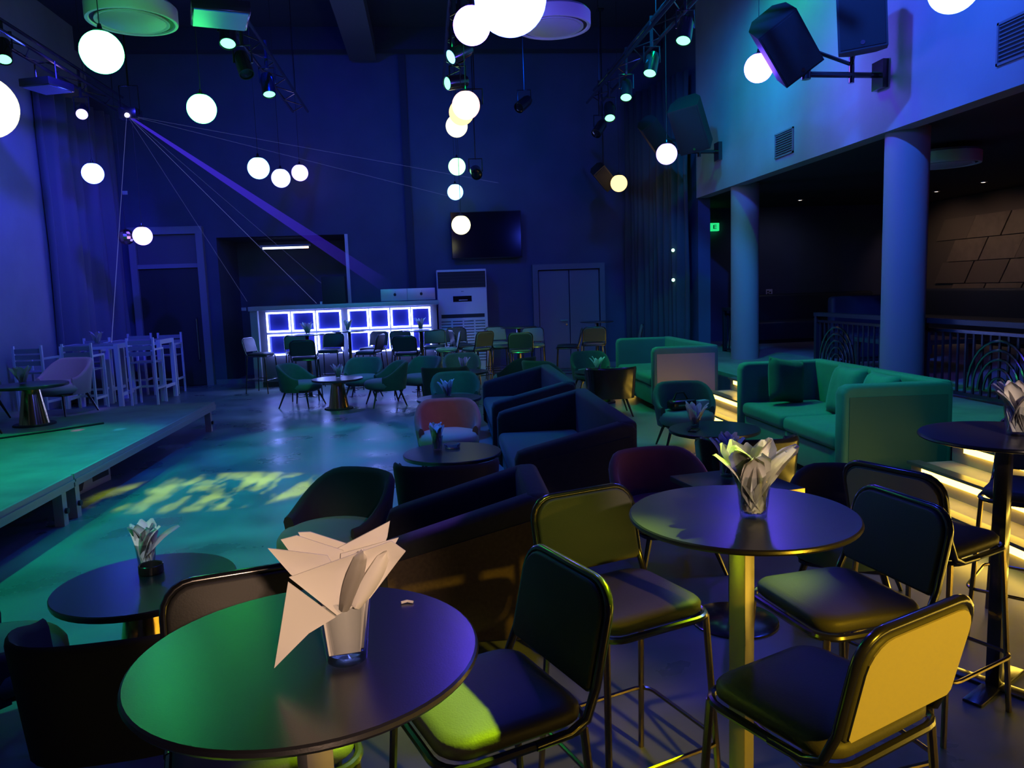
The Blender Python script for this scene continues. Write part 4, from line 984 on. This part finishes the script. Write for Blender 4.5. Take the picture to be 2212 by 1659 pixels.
# loudspeakers on balcony brackets
def speaker(label, p, rot, s, arm):
    r = tag(empty('loudspeaker', p), label, 'speaker', 'black loudspeakers on the balcony'); r.rotation_euler = rot
    w_, d_, h_ = s
    t = new(); prism(t, [(-w_/2, -d_/2), (w_/2, -d_/2), (w_/2, d_*.15), (w_*.28, d_/2), (-w_*.28, d_/2), (-w_/2, d_*.15)], -h_/2, h_/2); link('cabinet', mesh(t, mat('speaker_black', (.022, .022, .025), .6), False), r)
    t = new(); box(t, -w_/2+.02, w_/2-.02, -d_/2-.008, -d_/2, -h_/2+.02, h_/2-.02); link('grille', mesh(t, mat('speaker_grille', (.02, .02, .022), .8, bump=.5, bscale=300), False), r)
    t = new(); lathe(t, [(0, 0), (.02, 0), (.02, .006), (0, .006)], 12, Matrix.Translation((0, -d_/2-.014, -h_/2+.06)) @ Matrix.Rotation(-PI/2, 4, 'X')); link('badge', mesh(t, SILVER), r)
R_ = math.radians
speaker('tilted black loudspeaker hiding part of a violet globe', (3.67, 7.72, 4.0), (R_(38), R_(-34), R_(-25)), (.42, .42, .62), 0)
speaker('upright black loudspeaker at the top picture edge', (4.14, 7.12, 4.08), (R_(8), R_(-3), R_(-30)), (.42, .42, .66), 0)
speaker('black loudspeaker with a green-lit lid over the far bracket', (4.12, 11.75, 4.06), (R_(36), R_(-8), R_(-35)), (.46, .46, .72), 0)
speaker('narrow black loudspeaker leaning beside the far bracket', (3.80, 12.55, 4.04), (R_(36), R_(-38), R_(-15)), (.30, .3, .62), 0)
speaker('small green-lit loudspeaker behind the orange globe', (3.33, 14.28, 3.66), (R_(36), R_(-40), R_(-15)), (.26, .26, .46), 0)
def bracket(label, y, z, ln, links=()):
    r = tag(empty('speaker_bracket', (4.75, y, z)), label, 'bracket', 'speaker brackets')
    t = new(); box(t, -.06, 0, -.10, .10, -.14, .14); link('wall_plate', mesh(t, METAL, False), r)
    t = new(); tube(t, [(-.06, 0, 0), (-ln, -.05, 0)], .03, 10); link('arm', mesh(t, METAL), r)
    t = new(); tube(t, [(-.35, -.02, -.08), (-.35, -.02, .45)], .028, 10); link('upright', mesh(t, METAL), r)
    t = new(); tube(t, [(-ln, -.05, -.05), (-ln, -.05, .12)], .045, 10); link('swivel', mesh(t, METAL), r)
    for q in links:
        t = new(); tube(t, [(-.35, -.02, .10), (q[0]-4.75, q[1]-y, q[2]-z)], .02, 8); link('holding_rod', mesh(t, METAL), r)
bracket('black steel speaker bracket on the nearer balcony stretch', 7.75, 3.70, .85, ((3.72, 7.72, 4.02), (4.14, 7.12, 4.08))); bracket('black steel speaker bracket on the farther balcony stretch', 12.2, 3.72, .80, ((4.12, 11.75, 4.06), (3.80, 12.55, 4.04)))
hp = tag(empty('hanging_pole', (3.33, 14.28, 3.6)), 'slim black pole carrying the small green-lit loudspeaker', 'pole')
t = new(); tube(t, [(0, 0, 0), (0, 0, 3.02)], .012, 8); link('pole', mesh(t, METAL), hp)
t = new(); box(t, -.06, .06, -.06, .06, 2.98, 3.0); link('ceiling_plate', mesh(t, METAL, False), hp)
# vents on the balcony front
def vent(label, y, z, w_, h_):
    r = tag(empty('wall_vent', (4.75, y, z)), label, 'vent', 'balcony wall vents'); vm = mat('vent_grey', (.16, .17, .19), .5)
    for q in ((-w_/2, w_/2, h_/2-.02, h_/2), (-w_/2, w_/2, -h_/2, -h_/2+.02), (-w_/2, -w_/2+.02, -h_/2, h_/2), (w_/2-.02, w_/2, -h_/2, h_/2)):
        t = new(); box(t, -.02, 0, q[0], q[1], q[2], q[3]); link('vent_frame', mesh(t, vm, False), r)
    t = new(); box(t, -.004, 0, -w_/2, w_/2, -h_/2, h_/2); link('backing', mesh(t, BLACKM, False), r)
    n = 9; t = new(); rbox(t, -.016, -.004, -w_/2+.02, w_/2-.02, -.006, .006, .002, 1, Matrix.Rotation(.5, 4, 'Y')); sm = mesh(t, vm, False)
    for k in range(n): link('slat', sm, r, (0, 0, -h_/2+.04+k*(h_-.08)/(n-1)))
vent('small louvred vent low on the balcony front between the speakers', 9.94, 3.43, .52, .32)
vent('louvred vent at the picture border on the balcony front', 5.82, 3.50, .60, .34)

# recessed downlights in the lounge ceiling
for i, (x, y) in enumerate(((9.3, 12.2), (9.3, 13.4), (9.3, 14.6), (7.15, 14.3))):
    r = tag(empty('downlight', (x, y, 3.16)), ('downlight near the brown panels, closest to the camera', 'second downlight along the brown panels', 'third downlight along the brown panels', 'single downlight over the lounge floor')[i], 'lamp', 'lounge downlights')
    t = new(); lathe(t, [(.035, -.012), (.06, -.012), (.065, 0), (.035, 0)], 16, None, True); link('ring', mesh(t, SILVER, True, 40), r)
    t = new(); lathe(t, [(0, -.004), (.035, -.004), (.035, 0), (0, 0)], 16); link('bulb', mesh(t, emat('downlight_bulb', (1, .8, .55), 6), True, 40), r)
    spot('downlight_beam', (x, y, 3.13), (10.6 if i < 3 else x, y+.1 if i < 3 else 15.6, 1.3), (1, .66, .50) if i < 3 else (.7, .75, 1), 13 if i < 3 else 5, 120, .9, .03, r)

# laser and its beams
lz = Vector((-4.14, 11.95, 4.30))
ls = tag(empty('laser_projector', lz), 'small laser projector near the curtain throwing thin beams', 'laser')
t = new(); rbox(t, -.12, .12, -.05, .22, -.03, .13, .01, 2); link('body', mesh(t, METAL), ls)
t = new(); lathe(t, [(0, 0), (.03, 0), (.03, .012), (0, .012)], 14, Matrix.Translation((0, -.06, .01)) @ Matrix.Rotation(PI/2, 4, 'X')); link('aperture', mesh(t, emat('laser_aperture', (.6, .55, 1), 25)), ls)
t = new(); tube(t, [(-.13, .08, .05), (-.13, .08, .45), (.13, .08, .45), (.13, .08, .05)], .010, 6); link('yoke', mesh(t, METAL), ls)
t = new(); tube(t, [(0, .08, .44), (0, .08, 2.32)], .014, 6); link('drop_rod', mesh(t, METAL), ls)
bm_thin = beam_mat('laser_thin', (.25, .3, 1), .12); bm_dim = beam_mat('laser_dim', (.25, .3, 1), .05); bm_wide = beam_mat('laser_wide', (.08, .03, 1), .10)
src = lz + Vector((0, -.075, .01))
for lb, end, mm, r1 in (
 ('thin laser beam dropping to the white high table', (-5.05, 12.9, 1.03), bm_thin, .006),
 ('thin laser beam running down to the bar top', (-2.05, 14.65, 1.52), bm_thin, .005),
 ('faint laser beam running down next to the bar top beam', (-1.9, 15.55, 1.75), bm_dim, .004),
 ('faint laser beam into the recess beside the bar', (-3.5, 15.55, 1.6), bm_dim, .004),
 ('faint laser beam across the hall towards the white cluster', (1.5, 15.5, 3.75), bm_dim, .004),
 ('faint laser beam across the hall above the television', (.75, 15.5, 3.45), bm_dim, .004),
):
    t = new(); tube(t, [src, end], [.003, r1], 6); tag(link('laser_beam', mesh(t, mm)), lb, 'laser beam', 'laser beams')
nt = bm_wide.node_tree; em = next(n for n in nt.nodes if n.type == 'EMISSION'); geo = nt.nodes.new('ShaderNodeNewGeometry'); dn = nt.nodes.new('ShaderNodeVectorMath'); dn.operation = 'DISTANCE'; dn.inputs[1].default_value = src
mr = nt.nodes.new('ShaderNodeMapRange'); mr.inputs[1].default_value = 0; mr.inputs[2].default_value = 5.6; mr.inputs[3].default_value = .26; mr.inputs[4].default_value = .004
nt.links.new(geo.outputs['Position'], dn.inputs[0]); nt.links.new(dn.outputs['Value'], mr.inputs[0]); nt.links.new(mr.outputs[0], em.inputs[1])
t = new(); tube(t, [src, (-.8, 15.6, 1.8)], [.012, .13], 12); tag(link('laser_beam', mesh(t, bm_wide)), 'broad violet beam slanting down to the end wall', 'laser beam', 'laser beams')
# small lamps
for i, (x, y, z) in enumerate(((4.42, 13.6, 2.25), (4.42, 13.6, 1.72))):
    t = new(); bmesh.ops.create_uvsphere(t, u_segments=12, v_segments=8, radius=.03); tag(link('pilot_lamp', mesh(t, emat('pilot', (.4, 1, .7), 4)), None, (x, y, z)), ('upper' if not i else 'lower') + ' tiny green pilot light on the far curtain', 'lamp')
